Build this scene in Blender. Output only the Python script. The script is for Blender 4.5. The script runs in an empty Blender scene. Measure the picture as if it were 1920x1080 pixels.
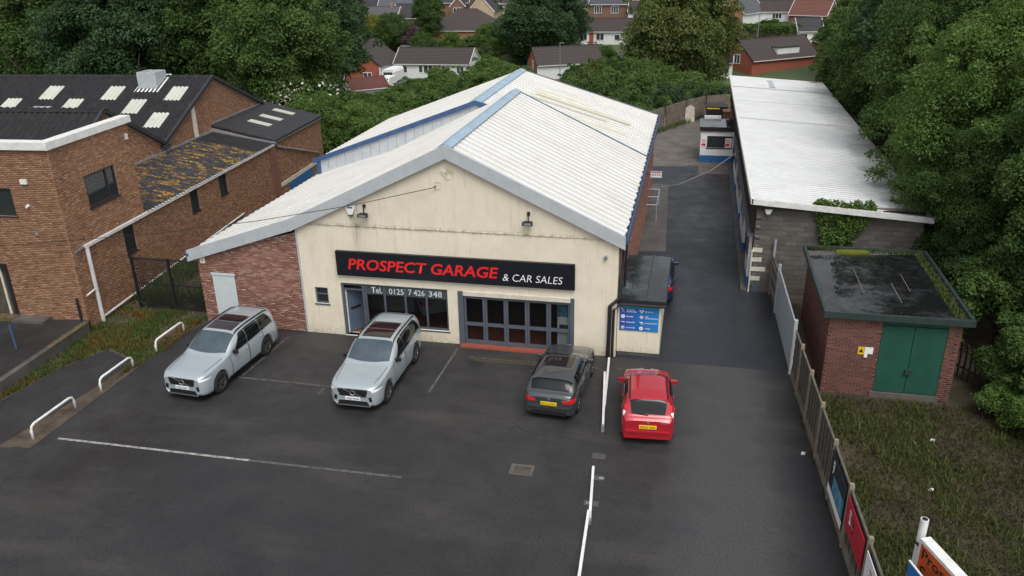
import bpy, math, random
import numpy as np
from mathutils import Vector, Matrix
R = math.radians
random.seed(7); RNG = np.random.default_rng(7)
scene = bpy.context.scene
COL = scene.collection

# ---------------------------------------------------------------- camera
cam = bpy.data.cameras.new('camera'); cam_o = bpy.data.objects.new('camera', cam); COL.objects.link(cam_o)
cam.sensor_width = 36.0; cam.lens = 36.0*1534.0/1920.0; cam.clip_start = 0.1; cam.clip_end = 4000
def cam_matrix(pitch, yaw, roll, loc):
    right = Vector((math.cos(yaw), math.sin(yaw), 0)); f0 = Vector((-math.sin(yaw), math.cos(yaw), 0))
    fwd = f0*math.cos(pitch) + Vector((0, 0, -math.sin(pitch))); up = right.cross(fwd)
    r2 = right*math.cos(roll) + up*math.sin(roll); u2 = -right*math.sin(roll) + up*math.cos(roll)
    m = Matrix((r2, u2, -fwd)).transposed().to_4x4(); m.translation = loc; return m
cam_o.matrix_world = cam_matrix(R(22.706), R(12.765), R(-1.177), Vector((15.06, -28.11, 14.64)))
scene.camera = cam_o
scene.render.resolution_x = 1024; scene.render.resolution_y = 576

# ---------------------------------------------------------------- world, sun, exposure
SUN_EL, SUN_AZ = R(58), R(152)       # bright part of a closed cloud cover, behind the camera
world = bpy.data.worlds.new('World'); scene.world = world; world.use_nodes = True
wn = world.node_tree; wn.nodes.clear()
sky = wn.nodes.new('ShaderNodeTexSky'); sky.sky_type = 'NISHITA'; sky.sun_disc = False
sky.sun_elevation = SUN_EL; sky.sun_rotation = SUN_AZ; sky.air_density = 1.0; sky.dust_density = 4.0; sky.ozone_density = 1.0
hs = wn.nodes.new('ShaderNodeHueSaturation'); hs.inputs['Saturation'].default_value = 0.22
bg = wn.nodes.new('ShaderNodeBackground'); bg.inputs['Strength'].default_value = 0.13
wo = wn.nodes.new('ShaderNodeOutputWorld')
wn.links.new(sky.outputs[0], hs.inputs['Color']); wn.links.new(hs.outputs[0], bg.inputs[0]); wn.links.new(bg.outputs[0], wo.inputs[0])
sl = bpy.data.lights.new('sun', 'SUN'); sl.energy = 0.9; sl.angle = R(35); sl.color = (1.0, 0.975, 0.94)
so = bpy.data.objects.new('sun', sl); COL.objects.link(so)
sd = Vector((math.sin(SUN_AZ)*math.cos(SUN_EL), math.cos(SUN_AZ)*math.cos(SUN_EL), math.sin(SUN_EL)))
so.rotation_euler = sd.to_track_quat('Z', 'Y').to_euler(); so.location = (0, -20, 40)
scene.view_settings.view_transform = 'Standard'; scene.view_settings.look = 'None'
scene.view_settings.exposure = 0.42; scene.view_settings.gamma = 1.0

# ---------------------------------------------------------------- materials
MATS = {}
def new_mat(name):
    m = bpy.data.materials.new(name); m.use_nodes = True; nt = m.node_tree
    b = nt.nodes['Principled BSDF']; MATS[name] = m; return m, nt, b
def N(nt, t, **kw):
    n = nt.nodes.new(t)
    for k, v in kw.items(): setattr(n, k, v)
    return n
def noise(nt, scale, detail=4, rough=.6, vec=None, stretch=None):
    n = N(nt, 'ShaderNodeTexNoise'); n.inputs['Scale'].default_value = scale; n.inputs['Detail'].default_value = detail; n.inputs['Roughness'].default_value = rough
    tc = N(nt, 'ShaderNodeTexCoord')
    if stretch:
        mp = N(nt, 'ShaderNodeMapping'); mp.inputs['Scale'].default_value = stretch
        nt.links.new(tc.outputs['Object'], mp.inputs[0]); nt.links.new(mp.outputs[0], n.inputs['Vector'])
    else: nt.links.new(tc.outputs['Object'], n.inputs['Vector'])
    return n
def ramp(nt, src, stops):
    r = N(nt, 'ShaderNodeValToRGB'); e = r.color_ramp.elements
    while len(e) < len(stops): e.new(.5)
    for i, (p, c) in enumerate(stops): e[i].position = p; e[i].color = (*c, 1) if len(c) == 3 else c
    nt.links.new(src, r.inputs[0]); return r
def mix(nt, fac, a, b, mode='MIX'):
    m = N(nt, 'ShaderNodeMix', data_type='RGBA', blend_type=mode)
    for sock, val in ((m.inputs[0], fac), (m.inputs[6], a), (m.inputs[7], b)):
        if hasattr(val, 'is_output') or isinstance(val, bpy.types.NodeSocket): nt.links.new(val, sock)
        else: sock.default_value = val if isinstance(val, (int, float)) else (*val, 1)
    return m.outputs[2]
def math_n(nt, op, a, b=0.0, c=None):
    m = N(nt, 'ShaderNodeMath', operation=op)
    for i, v in enumerate((a, b) if c is None else (a, b, c)):
        if isinstance(v, bpy.types.NodeSocket): nt.links.new(v, m.inputs[i])
        else: m.inputs[i].default_value = v
    return m.outputs[0]
def bump(nt, b, h, strength=.3, dist=.02):
    n = N(nt, 'ShaderNodeBump'); n.inputs['Strength'].default_value = strength; n.inputs['Distance'].default_value = dist
    nt.links.new(h, n.inputs['Height']); nt.links.new(n.outputs[0], b.inputs['Normal'])
def P(name, c, rough=.6, metal=0.0, var=.18, scale=3.0, spec=.5, bmp=0.0, bscale=60, stretch=None, coat=0.0, alpha=None, trans=0.0):
    m, nt, b = new_mat(name)
    if var > 0:
        n = noise(nt, scale, 5, .65, stretch=stretch)
        lo = tuple(max(0, x*(1-var)) for x in c); hi = tuple(min(1, x*(1+var)) for x in c)
        r = ramp(nt, n.outputs['Fac'], [(.3, lo), (.7, hi)]); nt.links.new(r.outputs[0], b.inputs['Base Color'])
    else: b.inputs['Base Color'].default_value = (*c, 1)
    b.inputs['Roughness'].default_value = rough; b.inputs['Metallic'].default_value = metal
    b.inputs['Specular IOR Level'].default_value = spec; b.inputs['Coat Weight'].default_value = coat; b.inputs['Coat Roughness'].default_value = .04
    b.inputs['Transmission Weight'].default_value = trans
    if bmp > 0: bump(nt, b, noise(nt, bscale, 3).outputs['Fac'], bmp)
    return m
def attr(nt, name='rnd'):
    a = N(nt, 'ShaderNodeAttribute'); a.attribute_name = name; return a.outputs['Fac']

def brick_mat(name, stops, blotch, rough=.85):
    m, nt, b = new_mat(name)
    r = ramp(nt, attr(nt), stops)
    n = noise(nt, .8, 5, .7); f = ramp(nt, n.outputs['Fac'], [(.35, (0, 0, 0)), (.7, (1, 1, 1))])
    c = mix(nt, f.outputs[0], r.outputs[0], mix(nt, .5, r.outputs[0], blotch))
    g = noise(nt, 40, 3); c2 = mix(nt, .35, c, g.outputs['Color'], 'OVERLAY')
    nt.links.new(c2, b.inputs['Base Color']); b.inputs['Roughness'].default_value = rough
    bump(nt, b, g.outputs['Fac'], .4, .004); return m
brick_mat('brick_brown', [(0, (.18, .086, .044)), (.35, (.255, .125, .063)), (.7, (.32, .168, .086)), (.88, (.40, .235, .145)), (1, (.12, .058, .036))], (.225, .108, .06))
brick_mat('brick_red', [(0, (.17, .07, .05)), (.4, (.255, .11, .078)), (.7, (.32, .155, .11)), (.92, (.44, .30, .24)), (1, (.13, .05, .04))], (.25, .125, .095))
brick_mat('brick_dark', [(0, (.10, .038, .03)), (.4, (.15, .06, .044)), (.75, (.185, .076, .056)), (1, (.085, .036, .03))], (.11, .05, .04))
brick_mat('block_grey', [(0, (.095, .088, .08)), (.5, (.125, .115, .105)), (1, (.16, .148, .135))], (.075, .065, .055))
P('mortar_pale', (.36, .27, .22), .9, scale=4); P('mortar_grey', (.24, .2, .17), .9); P('mortar_dark', (.16, .115, .095), .9)

def tarmac(name, c, wet, strip=False):
    m, nt, b = new_mat(name)
    big = noise(nt, .13, 4, .6); mid = noise(nt, .8, 6, .75); fine = noise(nt, 17, 6, .9)
    v = math_n(nt, 'ADD', math_n(nt, 'MULTIPLY', big.outputs['Fac'], .55), math_n(nt, 'MULTIPLY', mid.outputs['Fac'], .45))
    r = ramp(nt, v, [(.38, tuple(x*.76 for x in c)), (.5, c), (.62, (c[0]*1.34, c[1]*1.30, c[2]*1.25))])
    col = r.outputs[0]
    if strip:   # worn wheel lane on the drive side, sheen painted in; darker by the fence
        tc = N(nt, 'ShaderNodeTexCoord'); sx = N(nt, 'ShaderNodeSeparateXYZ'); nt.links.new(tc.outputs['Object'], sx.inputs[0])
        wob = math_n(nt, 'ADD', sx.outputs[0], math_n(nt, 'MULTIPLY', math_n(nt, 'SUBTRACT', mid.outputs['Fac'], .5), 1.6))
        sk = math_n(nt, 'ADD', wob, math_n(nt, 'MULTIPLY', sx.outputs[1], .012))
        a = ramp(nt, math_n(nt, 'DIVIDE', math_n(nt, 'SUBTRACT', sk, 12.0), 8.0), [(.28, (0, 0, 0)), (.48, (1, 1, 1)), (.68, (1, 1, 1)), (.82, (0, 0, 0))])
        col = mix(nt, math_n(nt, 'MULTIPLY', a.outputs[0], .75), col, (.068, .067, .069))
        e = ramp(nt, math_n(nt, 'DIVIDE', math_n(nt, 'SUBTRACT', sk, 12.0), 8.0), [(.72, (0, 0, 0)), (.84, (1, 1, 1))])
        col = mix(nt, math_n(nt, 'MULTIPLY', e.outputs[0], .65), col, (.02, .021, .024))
        oil = noise(nt, .55, 3, .5, stretch=(1, 1.4, 1)); of = ramp(nt, oil.outputs['Fac'], [(.60, (0, 0, 0)), (.72, (1, 1, 1))]); col = mix(nt, math_n(nt, 'MULTIPLY', of.outputs[0], .35), col, (.02, .02, .022))
        br = noise(nt, .3, 4, .6, stretch=(.5, 1.6, 1)); bf = ramp(nt, br.outputs['Fac'], [(.52, (0, 0, 0)), (.68, (1, 1, 1))]); col = mix(nt, math_n(nt, 'MULTIPLY', bf.outputs[0], .45), col, (.072, .066, .06))
    vo = N(nt, 'ShaderNodeTexVoronoi', feature='DISTANCE_TO_EDGE'); vo.inputs['Scale'].default_value = .33; vo.inputs['Randomness'].default_value = 1.0
    t2 = N(nt, 'ShaderNodeTexCoord'); dn = noise(nt, 1.3, 4, .7); av = N(nt, 'ShaderNodeVectorMath', operation='ADD'); nt.links.new(t2.outputs['Object'], av.inputs[0]); nt.links.new(dn.outputs['Color'], av.inputs[1]); nt.links.new(av.outputs[0], vo.inputs['Vector'])
    ck = ramp(nt, vo.outputs['Distance'], [(.0, (1, 1, 1)), (.012, (0, 0, 0))]); gate = ramp(nt, big.outputs['Fac'], [(.5, (0, 0, 0)), (.62, (1, 1, 1))])
    col = mix(nt, math_n(nt, 'MULTIPLY', math_n(nt, 'MULTIPLY', ck.outputs[0], gate.outputs[0]), .55), col, (.012, .012, .013))
    sp = ramp(nt, fine.outputs['Fac'], [(.3, (.12, .12, .12)), (.52, (.5, .5, .5)), (.72, (.93, .91, .86))])
    col = mix(nt, 1.0, col, sp.outputs[0], 'OVERLAY')
    nt.links.new(col, b.inputs['Base Color'])
    rr = ramp(nt, v, [(.40, (wet,)*3), (.6, (min(1, wet+.4),)*3)]); nt.links.new(rr.outputs[0], b.inputs['Roughness'])
    b.inputs['Specular IOR Level'].default_value = .4
    bump(nt, b, fine.outputs['Fac'], .45, .012); return m
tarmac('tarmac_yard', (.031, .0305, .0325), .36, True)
tarmac('tarmac_drive', (.026, .029, .036), .26)
tarmac('tarmac_path', (.03, .03, .031), .48)
tarmac('road_far', (.11, .115, .125), .6)
P('concrete', (.12, .107, .093), .8, var=.35, scale=.9, bmp=.3); P('concrete_dark', (.085, .08, .075), .7, var=.35, scale=1.0, bmp=.3)
P('dirt', (.075, .058, .04), .95, var=.5, scale=1.4, bmp=.5, bscale=20)
P('soil_grass', (.042, .036, .018), .95, var=.6, scale=.7, bmp=.6, bscale=14)
P('field', (.06, .085, .03), .95, var=.5, scale=.05)
P('verge', (.045, .055, .02), .95, var=.5, scale=.6)

# cream render: rain streaks and a mossy string line
def cream():
    m, nt, b = new_mat('cream_render')
    n1 = noise(nt, 1.2, 5, .7); base = ramp(nt, n1.outputs['Fac'], [(.3, (.68, .615, .475)), (.7, (.79, .725, .585))])
    st = noise(nt, 2.2, 6, .75, stretch=(2.6, 2.6, .22)); sf = ramp(nt, st.outputs['Fac'], [(.53, (0, 0, 0)), (.78, (1, 1, 1))])
    c = mix(nt, math_n(nt, 'MULTIPLY', sf.outputs[0], .5), base.outputs[0], (.36, .31, .21))
    tc = N(nt, 'ShaderNodeTexCoord'); sx = N(nt, 'ShaderNodeSeparateXYZ'); nt.links.new(tc.outputs['Object'], sx.inputs[0]); X, Z = sx.outputs[0], sx.outputs[2]
    def band(src, c0, w): return math_n(nt, 'SUBTRACT', 1.0, math_n(nt, 'MINIMUM', math_n(nt, 'DIVIDE', math_n(nt, 'ABSOLUTE', math_n(nt, 'SUBTRACT', src, c0)), w), 1.0))
    n2 = noise(nt, 5, 6, .8); nf = ramp(nt, n2.outputs['Fac'], [(.4, (0, 0, 0)), (.62, (1, 1, 1))])
    algae = math_n(nt, 'MULTIPLY', band(Z, 4.74, .13), nf.outputs[0])
    foot = math_n(nt, 'MULTIPLY', band(Z, 0.0, .45), nf.outputs[0])
    n3 = noise(nt, 4, 6, .8, stretch=(3, 3, .35)); n3f = ramp(nt, n3.outputs['Fac'], [(.36, (0, 0, 0)), (.56, (1, 1, 1))])
    run = math_n(nt, 'MULTIPLY', math_n(nt, 'MULTIPLY', band(X, 2.55, .28), n3f.outputs[0]), band(Z, 5.0, 1.7))
    tot = math_n(nt, 'MINIMUM', math_n(nt, 'ADD', math_n(nt, 'ADD', algae, run), math_n(nt, 'MULTIPLY', foot, .7)), 1.0)
    c = mix(nt, math_n(nt, 'MULTIPLY', tot, .8), c, (.13, .115, .06))
    nt.links.new(c, b.inputs['Base Color']); b.inputs['Roughness'].default_value = .88
    bump(nt, b, noise(nt, 90, 3).outputs['Fac'], .25, .004)
cream()
def sheet_white(name, c, dirt, amount, tint=None):
    m, nt, b = new_mat(name)
    n = noise(nt, .7, 5, .7); f = ramp(nt, n.outputs['Fac'], [(.42, (0, 0, 0)), (.75, (1, 1, 1))])
    n2 = noise(nt, 6, 5, .75); f2 = ramp(nt, n2.outputs['Fac'], [(.45, (0, 0, 0)), (.8, (1, 1, 1))])
    r = attr(nt); base = ramp(nt, r, [(0, tuple(x*.93 for x in c)), (1, c)])
    c1 = mix(nt, math_n(nt, 'MULTIPLY', f.outputs[0], amount), base.outputs[0], dirt)
    c2 = mix(nt, math_n(nt, 'MULTIPLY', f2.outputs[0], amount*.7), c1, tuple(x*.7 for x in dirt))
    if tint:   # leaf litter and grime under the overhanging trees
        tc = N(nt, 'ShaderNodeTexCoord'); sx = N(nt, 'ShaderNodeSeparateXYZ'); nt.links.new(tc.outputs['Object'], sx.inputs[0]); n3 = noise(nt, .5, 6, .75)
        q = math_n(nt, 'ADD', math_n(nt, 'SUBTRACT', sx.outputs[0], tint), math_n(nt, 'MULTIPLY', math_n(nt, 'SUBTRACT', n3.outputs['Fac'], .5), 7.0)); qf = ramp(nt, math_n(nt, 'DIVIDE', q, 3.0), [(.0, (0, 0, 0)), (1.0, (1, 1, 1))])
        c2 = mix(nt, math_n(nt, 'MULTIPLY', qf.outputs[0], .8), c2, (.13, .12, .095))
    nt.links.new(c2, b.inputs['Base Color']); b.inputs['Roughness'].default_value = .5; return m
sheet_white('roof_white', (.68, .675, .65), (.5, .475, .40), .5)
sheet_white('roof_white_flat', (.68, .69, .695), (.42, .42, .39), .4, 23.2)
sheet_white('roof_light', (.62, .60, .50), (.5, .46, .3), .6)
sheet_white('rooflight_cream', (.56, .57, .51), (.38, .39, .28), .5)
P('fascia_grey', (.44, .47, .49), .45, var=.08); P('clad_grey', (.5, .53, .55), .5, var=.1)
P('ridge_blue', (.31, .42, .52), .45, var=.2, scale=2); P('trim_blue', (.045, .10, .22), .45, var=.15)
def corr_dark():
    m, nt, b = new_mat('roof_corrugated_dark')
    n = noise(nt, 3, 6, .75); r = ramp(nt, n.outputs['Fac'], [(.3, (.010, .010, .011)), (.6, (.024, .023, .025)), (.8, (.06, .058, .055))])
    nt.links.new(r.outputs[0], b.inputs['Base Color']); b.inputs['Roughness'].default_value = .7; b.inputs['Specular IOR Level'].default_value = .25; bump(nt, b, noise(nt, 30, 4).outputs['Fac'], .5, .01)
    m, nt, b = new_mat('roof_corrugated_moss')
    n = noise(nt, 2.6, 7, .75, stretch=(.45, 1.5, 1)); f = ramp(nt, n.outputs['Fac'], [(.50, (0, 0, 0)), (.58, (1, 1, 1))])
    n2 = noise(nt, 7, 4); my = ramp(nt, n2.outputs['Fac'], [(.35, (.05, .03, .014)), (.5, (.21, .11, .02)), (.66, (.42, .26, .03))])
    c = mix(nt, math_n(nt, 'MULTIPLY', f.outputs[0], .9), ramp(nt, noise(nt, 5, 5).outputs['Fac'], [(.3, (.012, .013, .018)), (.7, (.038, .04, .05))]).outputs[0], my.outputs[0])
    nt.links.new(c, b.inputs['Base Color']); b.inputs['Roughness'].default_value = .6; b.inputs['Specular IOR Level'].default_value = .3; bump(nt, b, n2.outputs['Fac'], .6, .02)
corr_dark()
def felt(name, c, wetlo):
    m, nt, b = new_mat(name)
    n = noise(nt, .4, 4, .55); n2 = noise(nt, 2.2, 6, .8)
    v = math_n(nt, 'ADD', math_n(nt, 'MULTIPLY', n.outputs['Fac'], .6), math_n(nt, 'MULTIPLY', n2.outputs['Fac'], .4))
    r = ramp(nt, v, [(.46, tuple(x*.35 for x in c)), (.53, c), (.59, tuple(x*1.5 for x in c)), (.7, tuple(min(1, x*3.6) for x in c))]); nt.links.new(r.outputs[0], b.inputs['Base Color'])
    rr = ramp(nt, v, [(.53, (wetlo,)*3), (.57, (.5,)*3)]); nt.links.new(rr.outputs[0], b.inputs['Roughness']); b.inputs['Specular IOR Level'].default_value = .5
felt('felt_wet', (.03, .031, .035), .015); felt('felt_green', (.05, .062, .066), .2)
P('felt_dark', (.028, .028, .031), .6, var=.4, scale=2)
P('white_paint', (.78, .78, .77), .5, var=.07); P('white_worn', (.70, .70, .68), .6, var=.14, scale=4)
P('blue_paint', (.03, .13, .33), .5, var=.15); P('door_blue', (.10, .14, .19), .4, var=.1); P('frame_grey', (.085, .10, .125), .45, var=.12)
P('black_metal', (.015, .015, .017), .5, var=.2); P('dark_brown', (.03, .02, .022), .5); P('grey_metal', (.3, .31, .32), .4, .4)
P('galv', (.40, .44, .48), .5, .3, var=.12, scale=2, stretch=(8, 8, .5)); P('pipe_white', (.62, .61, .6), .5, var=.2, scale=3)
P('door_pale', (.55, .60, .61), .5, var=.05); P('green_door', (.018, .085, .06), .45, var=.15, scale=2); P('green_trim', (.028, .045, .042), .5, var=.25)
P('shutter_cream', (.62, .57, .48), .6); P('red_tile', (.28, .075, .045), .55, var=.25, scale=8); P('red_floor', (.34, .10, .06), .25, var=.3, scale=6)
P('interior_dark', (.16, .12, .11), .8); P('interior_wall', (.35, .34, .33), .8)
P('sign_black', (.008, .009, .014), .35, var=.1); P('sign_red', (.72, .018, .02), .45, var=.0); P('sign_white', (.85, .85, .85), .5, var=0)
P('sign_teal', (.03, .30, .36), .5, var=0); P('sign_orange', (.62, .10, .02), .5, var=.12); P('sign_blue', (.02, .16, .48), .45, var=.05); P('red_board', (.50, .02, .035), .45, var=.12)
P('tel_glass', (.07, .08, .085), .25, var=.1); P('tel_text', (.55, .62, .62), .5, var=0); P('yellow', (.75, .52, .02), .5, var=.1); P('yellow_worn', (.10, .08, .032), .75, var=.7, scale=6)
P('line_white', (.27, .265, .25), .7, var=.7, scale=5); P('line_faint', (.085, .083, .078), .75, var=.6, scale=5)
P('concrete_post', (.24, .20, .15), .85, var=.25, scale=5, bmp=.3); P('gravel_board', (.17, .145, .11), .9, var=.4, scale=2, bmp=.3); P('fence_wood', (.055, .048, .041), .8, var=.5, scale=3, stretch=(1, 1, 8), bmp=.3); P('fence_wood_light', (.105, .092, .074), .85, var=.4, scale=3)
P('poster_dark', (.02, .024, .035), .35, var=.2); P('poster_cyan', (.08, .25, .36), .4, var=.8, scale=4); P('litter', (.8, .8, .8), .6, var=0)
P('trunk', (.07, .055, .04), .9, var=.4, scale=5, bmp=.5)
def blue_grad():
    m, nt, b = new_mat('board_blue'); tc = N(nt, 'ShaderNodeTexCoord'); sx = N(nt, 'ShaderNodeSeparateXYZ'); nt.links.new(tc.outputs['Generated'], sx.inputs[0])
    r = ramp(nt, sx.outputs[0], [(0, (.025, .07, .36)), (1, (.015, .22, .55))]); nt.links.new(r.outputs[0], b.inputs['Base Color']); b.inputs['Roughness'].default_value = .5
blue_grad()
def glass(name, tint, rough=.02, fac=.75):
    m, nt, b = new_mat(name); b.inputs['Base Color'].default_value = (*tint, 1); b.inputs['Roughness'].default_value = rough; b.inputs['Specular IOR Level'].default_value = .5
    tr = N(nt, 'ShaderNodeBsdfTransparent'); tr.inputs[0].default_value = (.8, .82, .82, 1); ms = N(nt, 'ShaderNodeMixShader'); ms.inputs[0].default_value = fac
    out = nt.nodes['Material Output']; nt.links.new(tr.outputs[0], ms.inputs[1]); nt.links.new(b.outputs[0], ms.inputs[2]); nt.links.new(ms.outputs[0], out.inputs[0])
glass('shop_glass', (.01, .012, .013), .03, .22); glass('window_glass', (.03, .036, .038), .04, .9); glass('car_glass', (.006, .008, .009), .06, .92)
P('screen_glass', (.05, .075, .09), .05, var=.25, scale=2, spec=.9); P('house_glass', (.05, .055, .06), .15, var=.4, scale=.7)
P('lamp_glass', (.80, .83, .86), .15, var=0); P('tail_red', (.62, .015, .02), .2, var=0, coat=.5); P('chrome', (.65, .66, .68), .2, .9, var=0)
def paint(name, c, metal=.35, rough=.34):
    P(name, c, rough, metal, var=.0, coat=.9)
paint('paint_silver', (.41, .468, .498), .3, .24); paint('paint_grey', (.06, .065, .072), .4); paint('paint_red', (.42, .008, .022), .1, .32); paint('paint_blue', (.012, .028, .08), .3)
P('tyre', (.014, .014, .014), .8, var=.1); P('rim', (.16, .16, .17), .35, .7, var=0); P('black_plastic', (.012, .012, .013), .45, var=0); P('plate_white', (.8, .82, .84), .4, var=0); P('plate_yellow', (.80, .58, .01), .4, var=0)
P('sunroof_glass', (.02, .012, .014), .06, var=0, spec=.8)

def leaf_mat(name, dark, mid, light, tr=.25):
    m, nt, b = new_mat(name)
    oi = N(nt, 'ShaderNodeObjectInfo')
    v = math_n(nt, 'ADD', math_n(nt, 'MULTIPLY', attr(nt), .8), math_n(nt, 'MULTIPLY', oi.outputs['Random'], .2))
    r = ramp(nt, v, [(.05, dark), (.5, mid), (.95, light)])
    nt.links.new(r.outputs[0], b.inputs['Base Color']); b.inputs['Roughness'].default_value = .6; b.inputs['Specular IOR Level'].default_value = .25
    t = N(nt, 'ShaderNodeBsdfTranslucent'); nt.links.new(r.outputs[0], t.inputs[0]); ms = N(nt, 'ShaderNodeMixShader'); ms.inputs[0].default_value = tr
    out = nt.nodes['Material Output']; nt.links.new(b.outputs[0], ms.inputs[1]); nt.links.new(t.outputs[0], ms.inputs[2]); nt.links.new(ms.outputs[0], out.inputs[0])
leaf_mat('leaf_mid', (.045, .085, .022), (.084, .145, .036), (.14, .215, .06), .38)
leaf_mat('leaf_dark', (.035, .07, .03), (.06, .115, .046), (.1, .165, .066), .38)
leaf_mat('leaf_olive', (.085, .11, .03), (.14, .175, .05), (.21, .24, .085), .4)
leaf_mat('leaf_bright', (.058, .108, .024), (.105, .178, .038), (.165, .25, .065), .38)
leaf_mat('leaf_yellow', (.14, .16, .02), (.22, .22, .03), (.30, .28, .05))
leaf_mat('leaf_purple', (.06, .04, .045), (.11, .075, .08), (.18, .13, .13))
leaf_mat('blossom', (.5, .5, .4), (.6, .6, .48), (.7, .7, .58))
leaf_mat('grass_green', (.045, .075, .015), (.075, .11, .022), (.125, .15, .036))
leaf_mat('grass_dry', (.036, .036, .014), (.062, .052, .02), (.10, .076, .03))
leaf_mat('weed_red', (.13, .06, .02), (.19, .085, .028), (.22, .13, .04))

# ---------------------------------------------------------------- mesh helpers
class MB:
    def __init__(s): s.v = []; s.f = []; s.m = []
    def poly(s, pts, mi=0):
        n = len(s.v); s.v += [tuple(p) for p in pts]; s.f.append(tuple(range(n, n+len(pts)))); s.m.append(mi); return s
    def box(s, x0, x1, y0, y1, z0, z1, mi=0):
        n = len(s.v); s.v += [(x0, y0, z0), (x1, y0, z0), (x1, y1, z0), (x0, y1, z0), (x0, y0, z1), (x1, y0, z1), (x1, y1, z1), (x0, y1, z1)]
        for q in ((0, 3, 2, 1), (4, 5, 6, 7), (0, 1, 5, 4), (1, 2, 6, 5), (2, 3, 7, 6), (3, 0, 4, 7)): s.f.append(tuple(n+i for i in q)); s.m.append(mi)
        return s
    def beam(s, p, q, w, h, mi=0, up=(0, 0, 1)):
        p, q = Vector(p), Vector(q); d = (q-p).normalized(); u = Vector(up)
        if abs(d.dot(u)) > .99: u = Vector((0, 1, 0))
        a = d.cross(u).normalized()*w/2; b = a.cross(d).normalized()*h/2; n = len(s.v)
        for c in (p, q): s.v += [tuple(c-a-b), tuple(c+a-b), tuple(c+a+b), tuple(c-a+b)]
        for f in ((0, 3, 2, 1), (4, 5, 6, 7), (0, 1, 5, 4), (1, 2, 6, 5), (2, 3, 7, 6), (3, 0, 4, 7)): s.f.append(tuple(n+i for i in f)); s.m.append(mi)
        return s
    def tube(s, pts, r, n=8, mi=0):
        pts = [Vector(p) for p in pts]; rr = r if isinstance(r, (list, tuple)) else [r]*len(pts); base = len(s.v)
        for i, p in enumerate(pts):
            d = (pts[min(i+1, len(pts)-1)] - pts[max(i-1, 0)]).normalized(); u = Vector((0, 0, 1)) if abs(d.z) < .9 else Vector((1, 0, 0))
            a = d.cross(u).normalized(); b = a.cross(d).normalized()
            for k in range(n): t = 2*math.pi*k/n; s.v.append(tuple(p + (a*math.cos(t)+b*math.sin(t))*rr[i]))
        for i in range(len(pts)-1):
            for k in range(n): k2 = (k+1) % n; s.f.append((base+i*n+k, base+i*n+k2, base+(i+1)*n+k2, base+(i+1)*n+k)); s.m.append(mi)
        s.f.append(tuple(base+k for k in range(n))[::-1]); s.m.append(mi); e = base+(len(pts)-1)*n; s.f.append(tuple(e+k for k in range(n))); s.m.append(mi); return s
    def prism(s, poly, axis, a0, a1, mi=0):
        # poly: 2-D points in the plane of the other two axes (x,z) for 'y', (y,z) for 'x', (x,y) for 'z'
        def p3(p, a): return (p[0], a, p[1]) if axis == 'y' else ((a, p[0], p[1]) if axis == 'x' else (p[0], p[1], a))
        n = len(s.v); k = len(poly); s.v += [p3(p, a0) for p in poly] + [p3(p, a1) for p in poly]
        s.f.append(tuple(range(n, n+k))); s.f.append(tuple(range(n+2*k-1, n+k-1, -1))); s.m += [mi, mi]
        for i in range(k): j = (i+1) % k; s.f.append((n+i, n+k+i, n+k+j, n+j)); s.m.append(mi)
        return s
    def grid(s, rows, mi=0):
        n = len(s.v); w = len(rows[0])
        for r_ in rows: s.v += [tuple(p) for p in r_]
        for i in range(len(rows)-1):
            for j in range(w-1): s.f.append((n+i*w+j, n+i*w+j+1, n+(i+1)*w+j+1, n+(i+1)*w+j)); s.m.append(mi)
        return s
    def mesh(s, name, mats, smooth=False):
        me = bpy.data.meshes.new(name); me.from_pydata(s.v, [], s.f)
        for m in (mats if isinstance(mats, (list, tuple)) else [mats]): me.materials.append(MATS[m])
        if any(s.m): me.polygons.foreach_set('material_index', s.m)
        if smooth: me.polygons.foreach_set('use_smooth', [True]*len(s.f))
        me.update(); return me
    def build(s, name, mats, parent=None, smooth=False, recalc=True):
        me = s.mesh(name, mats, smooth)
        if recalc:
            import bmesh
            bm = bmesh.new(); bm.from_mesh(me); bmesh.ops.recalc_face_normals(bm, faces=bm.faces); bm.to_mesh(me); bm.free()
        return link(name, me, parent)
def link(name, me, parent=None):
    o = bpy.data.objects.new(name, me); COL.objects.link(o)
    if parent is not None: o.parent = parent
    return o
def thing(name, label, cat, loc=(0, 0, 0), rotz=0.0, group=None):
    o = bpy.data.objects.new(name, None); COL.objects.link(o); o.location = loc; o.rotation_euler = (0, 0, rotz); o.empty_display_size = .2
    return tag(o, label, cat, group)
def tag(o, label, cat, group=None):
    o['label'] = label; o['category'] = cat
    if group: o['group'] = group
    return o
def struct(o): o['kind'] = 'structure'; return o
def stuff(o): o['kind'] = 'stuff'; return o
def copy_tree(o, parent=None):
    c = o.copy(); COL.objects.link(c); c.parent = parent
    for ch in list(o.children): copy_tree(ch, c)
    return c
def np_mesh(name, verts, quads, mat, rnd=None, smooth=False):
    me = bpy.data.meshes.new(name); nv, nq, k = len(verts), len(quads), quads.shape[1]
    me.vertices.add(nv); me.vertices.foreach_set('co', verts.astype(np.float32).ravel())
    me.loops.add(nq*k); me.loops.foreach_set('vertex_index', quads.astype(np.int32).ravel())
    me.polygons.add(nq); me.polygons.foreach_set('loop_start', np.arange(0, nq*k, k, dtype=np.int32)); me.polygons.foreach_set('loop_total', np.full(nq, k, dtype=np.int32))
    if rnd is not None:
        a = me.attributes.new('rnd', 'FLOAT', 'FACE'); a.data.foreach_set('value', rnd.astype(np.float32))
    me.materials.append(MATS[mat]); me.update(calc_edges=True); me.validate()
    return me
def set_rnd(me, val):
    a = me.attributes.new('rnd', 'FLOAT', 'FACE'); a.data.foreach_set('value', [val]*len(me.polygons))

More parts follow.
